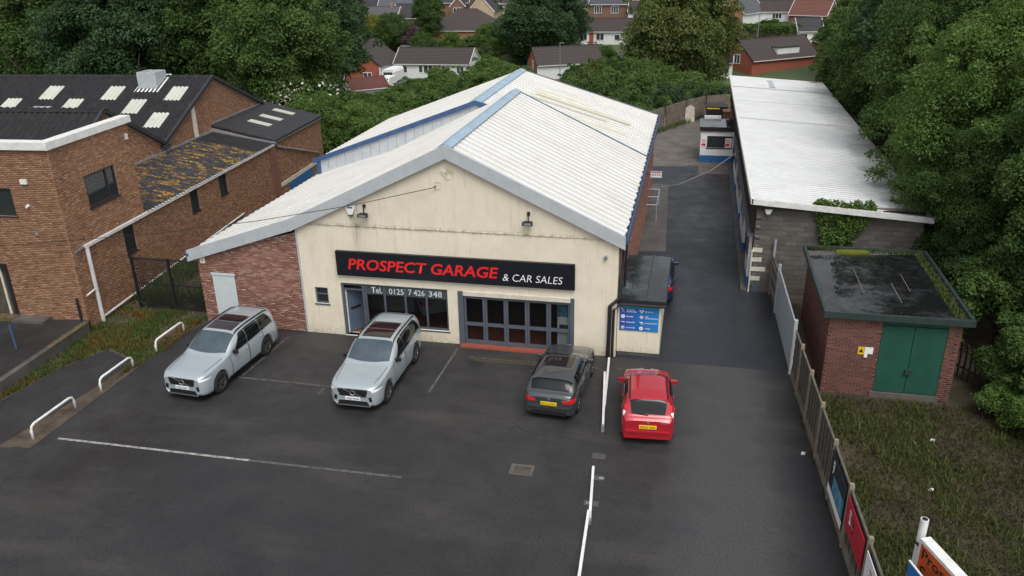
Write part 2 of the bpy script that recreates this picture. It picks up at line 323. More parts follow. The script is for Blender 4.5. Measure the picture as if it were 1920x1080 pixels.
TEXTS = []
def text(body, mat, parent, centre, width, height, face='-y', shear=0.0, weight=0.0, name='lettering', spin=0.0):
    # flat lettering fitted to width x height; made into mesh at the end
    cu = bpy.data.curves.new(name, 'FONT'); cu.body = body; cu.shear = shear; cu.offset = weight; cu.align_x = 'LEFT'; cu.resolution_u = 3; cu.space_line = .9
    o = bpy.data.objects.new(name+'_curve', cu); COL.objects.link(o); TEXTS.append((o, mat, parent, centre, width, height, face, name, spin))
def finish_texts():
    bpy.context.view_layer.update(); dg = bpy.context.evaluated_depsgraph_get()
    for o, mat, parent, c, w, h, face, name, spin in TEXTS:
        me = bpy.data.meshes.new_from_object(o.evaluated_get(dg)); cu = o.data
        bpy.data.objects.remove(o); bpy.data.curves.remove(cu)
        co = np.empty(len(me.vertices)*3, np.float32); me.vertices.foreach_get('co', co); co = co.reshape(-1, 3)
        lo, hi = co.min(0), co.max(0); sz = np.maximum(hi-lo, 1e-6); p = (co-(lo+hi)/2)/sz*[w, h, 0]
        a, b = p[:, 0]*math.cos(spin)-p[:, 1]*math.sin(spin), p[:, 0]*math.sin(spin)+p[:, 1]*math.cos(spin); z0 = np.zeros_like(a)
        q = {'-y': (a, z0, b), '+y': (-a, z0, b), '-x': (z0, -a, b), '+x': (z0, a, b), 'z': (a, b, z0)}[face]
        co = np.stack(q, 1)+np.array(c); me.vertices.foreach_set('co', co.astype(np.float32).ravel()); me.materials.clear(); me.materials.append(MATS[mat]); me.update(); me.name = name
        link(name, me, parent)

# ---------------------------------------------------------------- brick walls (each brick its own geometry, joints recessed)
BRICKS = {}
def brick_obj_mesh(mat, ln, h, d, axis, k):
    key = (mat, round(ln, 3), h, axis, k)
    if key not in BRICKS:
        mb = MB(); e = .002
        if axis == 'x': mb.box(-ln/2, ln/2, -d, .004, -h/2, h/2)
        else: mb.box(-d, .004, -ln/2, ln/2, -h/2, h/2)
        me = mb.mesh('brick', mat); set_rnd(me, (k+.5)/10); BRICKS[key] = me
    return BRICKS[key]
def brick_wall(parent, mat, axis, sgn, plane, s0, s1, z0, z1, holes=(), keep=None, single=0, near=None, pitch=(.225, .075), gap=(.014, .013), d=.012, name='brick', soldier=False):
    """bricks on the wall face 'plane' running along axis, facing sgn on the other axis; single = how many become objects of their own (nearest to 'near')"""
    pl, ph = pitch; out = []
    n_row = int((z1-z0)/ph+1e-6)
    for r_ in range(n_row):
        zc = z0+(r_+.5)*ph; s = s0 - (pl/2 if r_ % 2 else 0)
        while s < s1-1e-4:
            a, b = max(s, s0), min(s+pl, s1); s += pl
            segs = [(a, b)]
            for (h0, h1, hz0, hz1) in holes:
                if hz0 < zc+ph*.3 and hz1 > zc-ph*.3:
                    ns = []
                    for (p, q) in segs:
                        if q <= h0 or p >= h1: ns.append((p, q))
                        else:
                            if p < h0: ns.append((p, h0))
                            if q > h1: ns.append((h1, q))
                    segs = ns
            for (p, q) in segs:
                if q-p > .04 and (keep is None or keep((p+q)/2, zc)): out.append(((p+q)/2, zc, q-p-gap[0]))
    if not out: return
    arr = np.array(out); rnd = RNG.random(len(arr))
    idx = np.arange(len(arr)); singles = idx[:0]
    if single:
        dd = (arr[:, 0]-near[0])**2+(arr[:, 1]-near[1])**2
        full = idx[arr[:, 2] > pl*.9]; singles = full[np.argsort(dd[full])[:single]]
    rest = np.setdiff1d(idx, singles); hh = ph-gap[1]
    for i in singles:
        s, z, ln = arr[i]; ax = axis; me = brick_obj_mesh(mat, pl-gap[0], hh, d, ax, int(rnd[i]*10) % 10)
        o = link(name, me, parent)
        if sgn > 0: o.rotation_euler = (0, 0, math.pi)
        o.location = (s, plane, z) if axis == 'x' else (plane, s, z)
    if len(rest):
        A = arr[rest]; n = len(A); jit = RNG.normal(0, .0012, n)
        hl = A[:, 2]/2; s, z = A[:, 0], A[:, 1]; dp = sgn*(d+jit)
        c = []
        for (es, ez) in ((-1, -1), (1, -1), (1, 1), (-1, 1)):
            for depth in (0, 1): c.append((s+es*hl, np.where(depth, plane+dp, plane-sgn*.004), z+ez*hh/2))
        V = np.stack([np.stack(t, 1) for t in c], 1)  # n,8,3  order: corner*2+depth
        if axis == 'y': V = V[:, :, [1, 0, 2]]
        F = np.array([[1, 3, 5, 7], [0, 2, 3, 1], [2, 4, 5, 3], [4, 6, 7, 5], [6, 0, 1, 7]])
        if (axis == 'x') == (sgn > 0): F = F[:, ::-1]
        Q = (np.arange(n)[:, None, None]*8+F[None]).reshape(-1, 4)
        me = np_mesh('brickwork', V.reshape(-1, 3), Q, mat, np.repeat(rnd[rest], 5))
        o = stuff(link('brickwork', me, parent))
def rects(s0, s1, z0, z1, holes):
    """split a wall rectangle round its openings"""
    xs = sorted({s0, s1, *[min(max(v, s0), s1) for h in holes for v in h[:2]]}); out = []
    for a, b in zip(xs[:-1], xs[1:]):
        cuts = sorted((max(h[2], z0), min(h[3], z1)) for h in holes if h[0] < b-1e-6 and h[1] > a+1e-6); z = z0
        for c0, c1 in cuts:
            if c0 > z+1e-6: out.append((a, b, z, c0))
            z = max(z, c1)
        if z < z1-1e-6: out.append((a, b, z, z1))
    return out
def sheet(parent, name, mat, eave, ridge, width_vec, ribs, h, rnd=None, prof='trap', key=None):
    """one ribbed roof sheet: corner 'eave' -> corner 'ridge' up the slope, width_vec across"""
    e, r_, w = Vector(eave), Vector(ridge), Vector(width_vec); up = (r_-e).cross(w); up = up if up.z > 0 else -up; up.normalize()
    if prof == 'trap':
        ts = []
        for k in range(ribs): t = k/ribs; p = 1/ribs; ts += [(t, 0), (t+p*.74, 0), (t+p*.80, 1), (t+p*.93, 1)]
        ts.append((1, 0))
    else: ts = [(k/(ribs*6), .5-.5*math.cos(2*math.pi*k/6)) for k in range(ribs*6+1)]
    rows = [[b+w*t+up*(h*a) for (t, a) in ts] for b in (e, r_)]
    mb = MB().grid(rows); me = mb.mesh(name, mat, smooth=(prof != 'trap')); set_rnd(me, random.random() if rnd is None else rnd)
    return link(name, me, parent)

# ---------------------------------------------------------------- terrain
KY = [-500, 26, 60, 95, 122, 150, 168, 200, 300, 600, 1500]; KZ = [0, 0, -4.5, -7, -7, -4.6, -1.4, 1, 9, 26, 60]
def tz(y): return float(np.interp(y, KY, KZ))
# ================================================================ THE SETTING
def sheet_poly(name, pts, z, mat, labelled=False):
    mb = MB().poly([(x, y, z) for x, y in pts]); o = mb.build(name, mat, recalc=False); return struct(o)
mb = MB(); ys = sorted(set(KY + [-60, -30, 0, 30, 40, 50, 70, 80, 110, 135, 160, 180, 230, 260, 400])); xs = [-900, -200, -90, -45, -20, 0, 20, 45, 90, 200, 900]
mb.grid([[(x, y, tz(y)-.03) for x in xs] for y in ys]); struct(mb.build('ground', 'field', recalc=False))
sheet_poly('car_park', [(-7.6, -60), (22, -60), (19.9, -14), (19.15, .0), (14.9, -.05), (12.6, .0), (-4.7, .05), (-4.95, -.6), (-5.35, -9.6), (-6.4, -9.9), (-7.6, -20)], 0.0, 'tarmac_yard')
sheet_poly('driveway', [(12.5, -.1), (19.12, -.06), (18.9, 8), (17.7, 9), (17.8, 29.5), (14.0, 30.4), (11.5, 29.4), (12.5, 6)], .004, 'tarmac_drive')
sheet_poly('concrete_yard', [(11.3, 29.2), (18.2, 29.2), (19, 52), (11, 46), (9, 38)], 0.0, 'concrete')
sheet_poly('concrete_strip', [(12.6, 11.9), (14.08, 12.05), (13.7, 25.0), (12.4, 25.0)], .008, 'concrete_dark')
sheet_poly('concrete_patch', [(15.6, 27.9), (18.0, 28.2), (18.1, 31.4), (15.6, 31.2)], .008, 'concrete')
sheet_poly('pale_concrete_patch', [(11.9, 29.5), (14.9, 29.9), (14.2, 32.6), (12.3, 36.3), (11.2, 33)], .006, 'concrete')
sheet_poly('back_path', [(-9.3, 1.1), (-4.7, 1.1), (-4.7, 14), (-10.8, 24), (-10.6, 14)], .0, 'dirt')
sheet_poly('weedy_verge', [(-9.4, -1.6), (-9.5, 1.1), (-4.75, 1.1), (-4.9, -.6), (-5.35, -9.6), (-6.4, -9.9), (-7.6, -20), (-14, -20), (-8.6, -7.2)], -.006, 'dirt')
sheet_poly('side_path', [(-7.3, -3.0), (-5.6, -3.7), (-5.75, -6), (-6.3, -9.9), (-7.6, -20), (-12, -20), (-8.6, -8.4), (-8.05, -4.6)], .002, 'tarmac_path')
sheet_poly('grass_plot', [(19.3, 0), (26, 0), (40, -6), (40, -40), (22, -60), (20.2, -14)], -.004, 'soil_grass')
sheet_poly('side_ground', [(19.0, -.4), (26, -.4), (60, 0), (60, 60), (19, 60)], -.008, 'dirt')
mb = MB().poly([(-60, 64, tz(64)+.1), (-52, 64, tz(64)+.1), (-36, 122, tz(122)+.12), (-33, 135, tz(135)+.12), (-43, 136, tz(136)+.12), (-53, 128, tz(128)+.12)]); 
mb = MB().poly([(-39.2, 103, -6.85), (-33, 106, -6.85), (-38.4, 123.5, -6.6), (-46, 137, -5.4), (-56, 139, -5.2), (-49, 120, -6.7)]); struct(mb.build('far_road', 'road_far', recalc=False))
mb = MB().poly([(-18, 132, -5.9), (12, 132, -5.9), (12, 140, -5.2), (-18, 140, -5.2)]); struct(mb.build('far_road', 'road_far', recalc=False))

# painted markings on the car park, each stroke its own sheet
def mark(pts, mat, z=.006, name='painted_line'): struct(MB().poly([(x, y, z) for x, y in pts]).build(name, mat, recalc=False))
def stroke(a, b, w, mat, z=.006, name='painted_line'):
    a, b = Vector((*a, 0)), Vector((*b, 0)); n = (b-a).normalized().cross(Vector((0, 0, 1)))*w/2
    mark([((a-n).x, (a-n).y), ((b-n).x, (b-n).y), ((b+n).x, (b+n).y), ((a+n).x, (a+n).y)], mat, z, name)
stroke((-4.65, -9.0), (2.2, -8.97), .10, 'line_white'); stroke((2.2, -8.97), (7.2, -8.92), .10, 'line_faint')
stroke((6.46, -3.9), (6.53, -.4), .09, 'line_faint'); stroke((-.9, -4.12), (2.85, -4.16), .08, 'line_faint'); stroke((-.8, -4.0), (-.62, -.6), .08, 'line_faint'); stroke((2.6, -4.75), (2.62, -4.3), .08, 'line_faint')
stroke((7.2, -1.03), (12.2, -1.04), .07, 'yellow_worn', name='yellow_line'); stroke((12.9, -.95), (14.4, -.8), .07, 'yellow_worn', name='yellow_line'); stroke((7.4, -1.2), (11.6, -1.22), .05, 'yellow_worn', name='yellow_line')
for (x, y, w, d, m) in ((10.66, -7.87, .72, .56, 'concrete_dark'), (10.68, -7.88, .5, .36, 'dirt'), (12.86, -6.72, .42, .3, 'concrete_dark'), (12.95, -7.85, .34, .22, 'concrete_dark'), (12.92, -9.08, .42, .24, 'concrete_dark')):
    mark([(x-w/2, y-d/2), (x+w/2, y-d/2), (x+w/2, y+d/2), (x-w/2, y+d/2)], m, .006 if w != .5 else .01, 'ground_cover')
mark([(13.0, -7.9), (13.15, -7.9), (13.15, -7.78), (13.0, -7.78)], 'grey_metal', .011, 'ground_socket'); mark([(12.78, -9.13), (12.93, -9.13), (12.93, -9.02), (12.78, -9.02)], 'grey_metal', .011, 'ground_socket')
mb = MB().box(17.62, 18.0, 7.4, 30, 0, .11); struct(mb.build('kerb', 'concrete_dark'))
mb = MB().box(-5.5, -5.12, -9.7, -.7, 0, .02); struct(mb.build('kerb', 'dirt'))

# raised ramp beside the left building
ramp_o = thing('ramp_wall', 'low dark retaining wall with worn yellow edge below the raised doorway', 'wall')
MB().prism([(-9.28, -1.7), (-9.05, -1.75), (-8.75, -7.0), (-8.6, -12), (-8.85, -12), (-9.0, -7.0)], 'z', -.02, .48).build('wall', 'concrete_dark', ramp_o)
MB().prism([(-9.3, -1.68), (-9.03, -1.73), (-8.9, -4.1), (-9.15, -4.1)], 'z', .482, .50).build('edge_paint', 'yellow_worn', ramp_o)
struct(MB().prism([(-9.2, -1.45), (-9.0, -7.0), (-8.85, -12), (-24, -12), (-24, -3.0)], 'z', .0, .44).build('raised_forecourt', 'tarmac_path'))

# ================================================================ GARAGE
G = thing('garage', 'cream fronted garage and showroom with white ribbed roof', 'garage')
W, EZ, AX, AZ = 12.7, 4.72, 6.33, 7.72; SL = (AZ-EZ)/AX     # facade
holes = [(.5, 1.06, 1.34, 2.05), (1.64, 2.62, .03, 2.32), (2.62, 6.1, .5, 2.32), (6.55, 11.08, 0, 2.31)]
mb = MB()
for a, b, c, d in rects(0, W, -.05, EZ, holes): mb.box(a, b, 0, .28, c, d)
mb.prism([(0, EZ), (W, EZ), (AX, AZ)], 'y', 0.0, .28); fac = mb.build('facade', 'cream_render', G)
MB().box(.0, 12.66, -.022, .01, 4.735, 4.765).build('string_course', 'cream_render', fac)
mb = MB().box(.12, .28, .28, 12.2, -.05, EZ); mb.build('side_wall', 'brick_red', G)
brl = MB().box(12.45, 12.7, .28, 23.4, -.05, 4.75).build('side_wall', 'mortar_grey', G)
brick_wall(brl, 'brick_red', 'y', 1, 12.7, .3, 23.4, 0, 4.7)
# interior of the showroom
MB().box(.3, 12.4, .3, 9.0, -.02, .012).build('showroom_floor', 'red_floor', G)
mb = MB(); mb.box(.3, 12.4, 9.0, 9.1, 0, 3.2); mb.box(.3, 12.4, .3, 9.0, 3.0, 3.1); mb.build('showroom_lining', 'interior_dark', G)
MB().box(1.68, 4.4, 2.6, 2.7, 0.02, 2.9).build('partition', 'interior_wall', G)
# small window
def framed_window(parent, x0, x1, z0, z1, y, mat='frame_grey', bars=(), hbars=(), glassm='window_glass', t=.06, depth=.1, sill=True, name='window'):
    mb = MB(); mb.box(x0, x0+t, y, y+depth, z0, z1); mb.box(x1-t, x1, y, y+depth, z0, z1); mb.box(x0+t, x1-t, y, y+depth, z0, z0+t); mb.box(x0+t, x1-t, y, y+depth, z1-t, z1)
    for b in bars: mb.box(b-t/2, b+t/2, y+.003, y+depth-.003, z0+t, z1-t)
    for b in hbars: mb.box(x0+t, x1-t, y+.006, y+depth-.006, b-t/2, b+t/2)
    w = mb.build(name, mat, parent)
    xs = [x0+t/2, *bars, x1-t/2]; zs = [z0+t/2, *hbars, z1-t/2]
    for a, b in zip(xs[:-1], xs[1:]):
        for c, d in zip(zs[:-1], zs[1:]): MB().box(a, b, y+depth*.45, y+depth*.55, c, d).build('pane', glassm, w)
    if sill: MB().box(x0-.05, x1+.05, y-.09, y+.02, z0-.06, z0-.002).build('sill', mat, w)
    return w
framed_window(G, .5, 1.06, 1.34, 2.05, .06, hbars=(1.74,))
MB().box(.56, 1.0, .2, .24, 1.38, 2.0).build('blind', 'interior_wall', G)
sw = framed_window(G, 2.62, 6.1, .5, 2.32, .08, bars=(3.45, 4.32, 5.2), glassm='shop_glass', t=.08)
MB().box(2.68, 6.04, .1, .115, 1.86, 2.28).build('phone_band', 'tel_glass', sw)
text('Tel.', 'tel_text', sw, (3.14, .075, 2.06), .46, .26, weight=.012); text('0125', 'tel_text', sw, (3.96, .075, 2.05), .62, .25, weight=.012); text('7', 'tel_text', sw, (4.53, .075, 2.06), .14, .25, weight=.012); text('426', 'tel_text', sw, (4.91, .075, 2.06), .46, .25, weight=.012); text('348', 'tel_text', sw, (5.58, .075, 2.06), .55, .25, weight=.012)
# entrance with the door standing open
mb = MB(); mb.box(1.64, 1.74, .05, .17, .03, 2.32); mb.box(2.52, 2.62, .05, .17, .03, 2.32); mb.box(1.74, 2.52, .05, .17, 2.22, 2.32); mb.box(1.74, 2.52, .06, .16, 2.0, 2.06)
df = mb.build('door_frame', 'frame_grey', G); MB().box(1.74, 2.52, .1, .11, 2.06, 2.22).build('fanlight', 'shop_glass', df); MB().box(1.64, 2.62, -.03, .2, .0, .03).build('threshold', 'white_paint', df)
mb = MB(); mb.beam((1.78, .16, 1.02), (2.25, .85, 1.02), .05, 1.94); dr = mb.build('door', 'door_blue', G)
MB().beam((1.86, .255, 1.1), (2.12, .63, 1.1), .075, .09).build('letter_box', 'black_metal', dr); MB().beam((1.755, .13, 1.02), (1.775, .16, 1.02), .052, 1.94).build('door_edge', 'white_paint', dr)
# folding glazed garage doors
fr = MB().box(6.52, 6.74, -.03, .2, 0, 2.31).build('door_surround', 'frame_grey', G); MB().box(10.95, 11.1, -.03, .2, 0, 2.31).build('door_surround', 'frame_grey', G)
MB().box(6.74, 10.95, -.05, .2, 2.14, 2.31).build('shutter_box', 'shutter_cream', fr); MB().box(6.6, 11.0, -.3, .02, 0, .06).build('door_step', 'red_tile', fr)
xs = [6.74, 7.58, 8.42, 9.26, 10.1, 10.95]
for a, b in zip(xs[:-1], xs[1:]):
    mb = MB(); t = .085; a += .006; b -= .006; mb.box(a, a+t, .05, .12, .03, 2.13); mb.box(b-t, b, .05, .12, .03, 2.13)
    for z0, z1 in ((.03, .22), (.84, .98), (2.0, 2.13)): mb.box(a+t, b-t, .05, .12, z0, z1)
    dl = mb.build('folding_door', 'frame_grey', G)
    for z0, z1 in ((.22, .84), (.98, 2.0)): MB().box(a+t, b-t, .082, .09, z0, z1).build('pane', 'shop_glass', dl)
bn = tag(MB().box(10.42, 10.93, .16, .18, .05, 1.95).build('banner', 'sign_white'), 'white and teal car banner inside the folding glass doors', 'banner'); MB().box(10.43, 10.92, .15, .158, 1.45, 1.94).build('print', 'poster_cyan', bn)
MB().box(10.5, 10.86, .15, .158, .95, 1.12).build('print', 'tel_glass', bn)
# lean-to brick bay at the left
lt = MB().prism([(-4.62, -.05), (-4.62, 3.18), (0, 4.35), (0, -.05)], 'y', .0, .2).build('lean_to_wall', 'mortar_pale', G)
brick_wall(lt, 'brick_red', 'x', -1, 0.0, -4.62, -.03, 0, 4.35, holes=[(-4.05, -3.04, 0, 2.36)], keep=lambda s, z: z < 4.30+.253*s, single=300, near=(-1.5, 2.6))
MB().box(-.05, .02, -.03, .0, 0, 4.6).build('corner_bead', 'fascia_grey', G)
mb = MB().box(-4.05, -3.04, -.02, .02, 0, 2.3); wd = mb.build('side_door', 'door_pale', G); MB().box(-4.1, -2.99, -.05, .0, 2.3, 2.38).build('door_hood', 'door_pale', wd)
MB().box(-4.62, -4.42, .2, 12.2, -.05, 3.2).build('side_wall', 'mortar_pale', G)
# roof: front block right and left slopes, lean-to, rear block
Y1, Y2 = 12.2, 23.5; RZ = 8.0; e_r = (12.86, 4.86)
def slope_sheets(ax0, z0, ax1, z1, y0, y1, n, mat='roof_white', light=(), ribs=2, h=.034):
    w = (y1-y0)/n
    for k in range(n): sheet(G, 'roof_sheet', 'roof_light' if k in light else mat, (ax0, y0+k*w, z0), (ax1, y0+k*w, z1), (0, w, 0), ribs, h)
slope_sheets(12.92, 4.83, AX, RZ, -.12, Y1, 12); slope_sheets(-.45, 4.72, AX, RZ, -.12, Y1, 12)
slope_sheets(-4.9, 3.27, -.42, 4.74, -.12, Y1, 12)
RX, RRZ = 4.25, 7.42
slope_sheets(12.92, 4.74, RX, RRZ, Y1+.02, Y2, 11); slope_sheets(-4.85, 4.12, RX, RRZ, Y1-.1, Y2, 11)
for (k, x0, x1) in ((14.2, 7.4, 10.4), (15.2, 7.6, 11.6), (17.2, 6.0, 10.4), (18.2, 6.2, 11.6), (19.3, 6.0, 9.0)):
    s = (RRZ-4.74)/(12.92-RX); zf = lambda x: 4.74+(12.92-x)*s+.035
    sheet(G, 'rooflight', 'roof_light', (x1, k, zf(x1)), (x0, k, zf(x0)), (0, .66, 0), 2, .04)
mb = MB().prism([(RX, RRZ-.05), (12.6, 4.78), (-4.7, 4.08)], 'y', Y2-.15, Y2-.02); mb.box(-4.6, 12.6, Y2-.15, Y2-.02, -6, 4.2); mb.build('rear_wall', 'clad_grey', G)
mb = MB()
for (x0, z0) in ((AX, RZ+.05),): mb.prism([(x0-.27, z0-.07), (x0, z0+.06), (x0+.27, z0-.07), (x0+.24, z0-.11), (x0, z0+.01), (x0-.24, z0-.11)], 'y', -.16, Y1+.02)
mb.build('ridge_cap', 'ridge_blue', G)
MB().prism([(RX-.33, RRZ-.01), (RX, RRZ+.11), (RX+.33, RRZ), (RX+.3, RRZ-.08), (RX, RRZ+.02), (RX-.3, RRZ-.09)], 'y', Y1-.13, Y2+.03).build('ridge_cap', 'ridge_blue', G)
# grey front fascia boards
def fascia(p, q, h, y0, y1, mat, name='fascia'):
    mb = MB().prism([(p[0], p[1]-h), (q[0], q[1]-h), (q[0], q[1]), (p[0], p[1])], 'y', y0, y1); return mb.build(name, mat, G)
fascia((-.2, 4.93), (AX, RZ+.06), .50, -.2, -.1, 'fascia_grey'); fascia((12.95, 4.93), (AX, RZ+.06), .50, -.2, -.1, 'fascia_grey'); fascia((-4.95, 3.36), (-.2, 4.93), .48, -.198, -.102, 'fascia_grey')
MB().box(-5.0, -4.86, -.2, Y1, 3.1, 3.24).build('gutter', 'trim_blue', G); MB().box(12.9, 13.02, -.05, Y2, 4.6, 4.76).build('gutter', 'trim_blue', G)
# rear block gable: vertical cladding panels with blue verge
mb = MB().prism([(-4.7, 3.0), (RX, 3.2), (RX, RRZ-.04), (-4.7, 4.14)], 'y', Y1+.0, Y1+.1); mb.prism([(RX, 5.0), (6.2, 5.0), (6.2, RRZ-.65), (RX, RRZ-.04)], 'y', Y1+.0, Y1+.1); cl = mb.build('gable_backing', 'clad_grey', G)
x = -4.6
while x < 5.0:
    b = min(x+.5, 5.1); top = lambda t: (4.12+(t+4.85)*(RRZ-4.12)/(RX+4.85)) if t < RX else RRZ-(t-RX)*.31
    MB().prism([(x+.012, 3.05), (b-.012, 3.05), (b-.012, top(b)-.1), (x+.012, top(x)-.1)], 'y', Y1-.035, Y1+.02).build('cladding_panel', 'clad_grey', cl); x += .5
fascia((-4.95, 4.2), (RX, RRZ+.08), .24, Y1-.16, Y1-.04, 'trim_blue', 'verge_trim'); fascia((5.2, RRZ-.2), (RX, RRZ+.08), .24, Y1-.158, Y1-.042, 'trim_blue', 'verge_trim')
MB().box(-4.75, -4.55, Y1-.12, Y1-.02, 3.0, 4.1).build('corner_trim', 'trim_blue', G)
mb = MB().beam((AX, Y1+.05, RZ+.03), (12.95, Y1+.05, 4.86), .06, .06); mb.build('verge_trim', 'trim_blue', G)
MB().beam((12.95, Y2+.02, 4.78), (RX, Y2+.02, RRZ+.03), .08, .10).build('verge_trim', 'frame_grey', G)
for k in range(26): MB().box(12.88, 12.98, .1+k*.9, .5+k*.9, 4.83, 4.87).build('eave_filler', 'black_metal', G)
# side porch bay with felt roof (parts of the garage)
by0, by1 = .2, 4.85
bay = MB().box(12.72, 14.34, by0, by1, .16, 2.2).build('side_bay', 'cream_render', G); MB().box(12.74, 14.36, by0+.02, by1, -.02, .16).build('plinth', 'concrete_dark', bay)
MB().box(12.66, 14.52, by0-.14, by1+.1, 2.2, 2.36).build('bay_fascia', 'black_metal', G); MB().box(12.7, 14.48, by0-.1, by1+.06, 2.361, 2.375).build('bay_roof', 'felt_green', G)
for k in (13.15, 13.75): MB().box(k, k+.03, by0-.1, by1+.06, 2.376, 2.384).build('roof_seam', 'felt_dark', G)
MB().tube([(12.78, by0-.2, 2.22), (14.5, by0-.2, 2.22)], .06).build('gutter', 'black_metal', G)
mb = MB().tube([(12.95, .9, 4.6), (12.88, .5, 4.3), (12.8, .1, 3.0), (12.78, -.04, 2.45), (12.45, -.1, 2.15), (12.42, -.1, .05)], .075, 8); mb.build('downpipe', 'black_metal', G)
MB().tube([(12.85, by0-.2, 2.2), (12.6, -.1, 2.02), (12.58, -.1, .05)], .05, 8).build('downpipe', 'black_metal', G)
MB().tube([(12.9, 1.2, 4.6), (12.86, 1.3, 2.4)], .05).build('downpipe', 'black_metal', G)
# signs and fittings on the front (things of their own)
S = tag(MB().box(1.62, 11.12, -.14, -.0, 2.70, 3.72).build('shop_sign', 'sign_black'), 'long black fascia sign with red and white garage lettering', 'sign')
text('PROSPECT GARAGE', 'sign_red', S, (5.16, -.146, 3.21), 6.1, .46, shear=.18, weight=.02); text('& CAR SALES', 'sign_white', S, (9.52, -.146, 3.06), 2.3, .29, shear=.18, weight=-.008)
for (lx, lab) in ((2.98, 'small black floodlight on cream gable beside the alarm box'), (9.38, 'small black floodlight on cream gable by itself above the sign')):
    t = thing('floodlight', lab, 'floodlight', (lx, 0, 5.2)); MB().prism([(-.2, -.32), (.2, -.32), (.15, -.1), (-.15, -.1)], 'z', .0, .13).build('housing', 'black_metal', t); MB().box(-.14, .14, -.325, -.318, .02, .11).build('lens', 'grey_metal', t); MB().tube([(0, .01, .38), (0, -.1, .36), (0, -.15, .1)], .025).build('bracket', 'black_metal', t); MB().box(-.05, .05, -.08, .01, .32, .45).build('sensor', 'black_metal', t)
def alarm(x, y, z, lab):
    t = thing('alarm_box', lab, 'alarm', (x, y, z)); MB().prism([(-.19, .17), (.19, .17), (.19, .08), (.08, -.19), (-.08, -.19), (-.19, .08)], 'y', -.1, 0).build('cover', 'white_paint', t); MB().prism([(-.1, -.2), (.1, -.2), (.06, -.27), (-.06, -.27)], 'y', -.1, 0).build('strobe', 'frame_grey', t)
    MB().box(-.11, .11, -.104, -.1, .06, .12).build('print', 'frame_grey', t)
alarm(2.41, 0, 5.42, 'white alarm box on the cream gable of the garage'); alarm(18.47, 7.42, 3.9, 'white alarm box on the grey concrete block wall')
t = thing('wall_camera', 'small round grey camera on cream wall near the corner', 'camera', (12.24, 0, 4.06)); MB().tube([(0, .01, 0), (0, -.12, -.02)], .07, 10).build('body', 'grey_metal', t)
dm = thing('diamond_emblem', 'cluster of small diamond tiles under the gable apex', 'emblem', (6.33, 0, 7.02))
for (dx, dz) in ((0, 0), (-.19, 0), (.19, 0), (0, .22), (0, -.22), (.1, .11), (-.1, -.11)): MB().prism([(dx-.085, dz), (dx, dz-.1), (dx+.085, dz), (dx, dz+.1)], 'y', -.025, .01).build('tile', 'cream_render', dm)
t = thing('cable_hook', 'rusty cable hook fixed on the cream gable', 'hook', (5.85, 0, 6.45)); MB().tube([(0, 0, 0), (0, -.12, 0), (.08, -.14, .08)], .02).build('hook', 'black_metal', t); MB().tube([(.1+.14*math.cos(a), -.01, .06+.14*math.sin(a)) for a in np.linspace(0, 5.5, 14)], .012, 5).build('coil', 'shutter_cream', t)
tag(MB().tube([(5.85, -.12, 6.45), (2.8, -.6, 5.78), (-1, -1.0, 5.1), (-5, -1.5, 4.55), (-12.1, -2.4, 3.9), (-22, -3.6, 3.5)], .013, 5).build('overhead_cable', 'black_metal'), 'thin black overhead cable from the garage gable to the brick building', 'cable')
bs = tag(MB().box(12.8, 14.26, by0-.03, by0-.0, 1.08, 2.1).build('services_board', 'board_blue'), 'blue services board with white icons on the cream side bay', 'sign')
MB().box(12.8, 14.26, by0-.036, by0-.031, 2.02, 2.1).build('top_band', 'sign_teal', bs)
yb = by0-.038
def icon(kind, x, z):
    mb = MB(); r_ = .075
    def disc(cx, cz, r0, r1=0, n=16):
        for k in range(n):
            a, b = 2*math.pi*k/n, 2*math.pi*(k+1)/n; mb.poly([(cx+r1*math.cos(a), yb, cz+r1*math.sin(a)), (cx+r0*math.cos(a), yb, cz+r0*math.sin(a)), (cx+r0*math.cos(b), yb, cz+r0*math.sin(b)), (cx+r1*math.cos(b), yb, cz+r1*math.sin(b))])
    def tri(cx, cz, s, up=1): mb.poly([(cx-s, yb, cz-s*.8*up), (cx+s, yb, cz-s*.8*up), (cx, yb, cz+s*.9*up)])
    if kind == 'ring': disc(x, z, r_, .022)
    elif kind == 'disc': disc(x, z, r_, 0)
    elif kind == 'cross': mb.beam((x-.06, yb, z-.075), (x+.05, yb, z+.075), .004, .024, up=(0, 1, 0)); mb.beam((x+.06, yb-.002, z-.075), (x-.05, yb-.002, z+.075), .004, .03, up=(0, 1, 0)); disc(x-.05, z+.07, .03)
    elif kind == 'mot': tri(x-.05, z+.04, .045); tri(x+.05, z+.04, .045); tri(x, z-.045, .045, -1)
    elif kind == 'flake':
        for k in range(3): a = math.pi*k/3; mb.beam((x-.075*math.cos(a), yb-.001*k, z-.075*math.sin(a)), (x+.075*math.cos(a), yb-.001*k, z+.075*math.sin(a)), .004, .026, up=(0, 1, 0))
        disc(x, z, .062, .042)
    elif kind == 'pipe': mb.beam((x-.085, yb, z+.02), (x+.085, yb, z-.01), .004, .03, up=(0, 1, 0)); mb.beam((x-.02, yb-.002, z+.01), (x+.06, yb-.002, z-.005), .004, .06, up=(0, 1, 0))
    else: mb.beam((x-.07, yb, z+.03), (x+.05, yb, z+.03), .004, .06, up=(0, 1, 0)); mb.beam((x, yb-.002, z), (x+.08, yb-.002, z-.07), .004, .03, up=(0, 1, 0)); disc(x+.01, z-.01, .045, .025)
    mb.build('icon', 'sign_white' if kind != 'disc' else 'fascia_grey', bs)
rowsz = (1.90, 1.665, 1.43, 1.205)
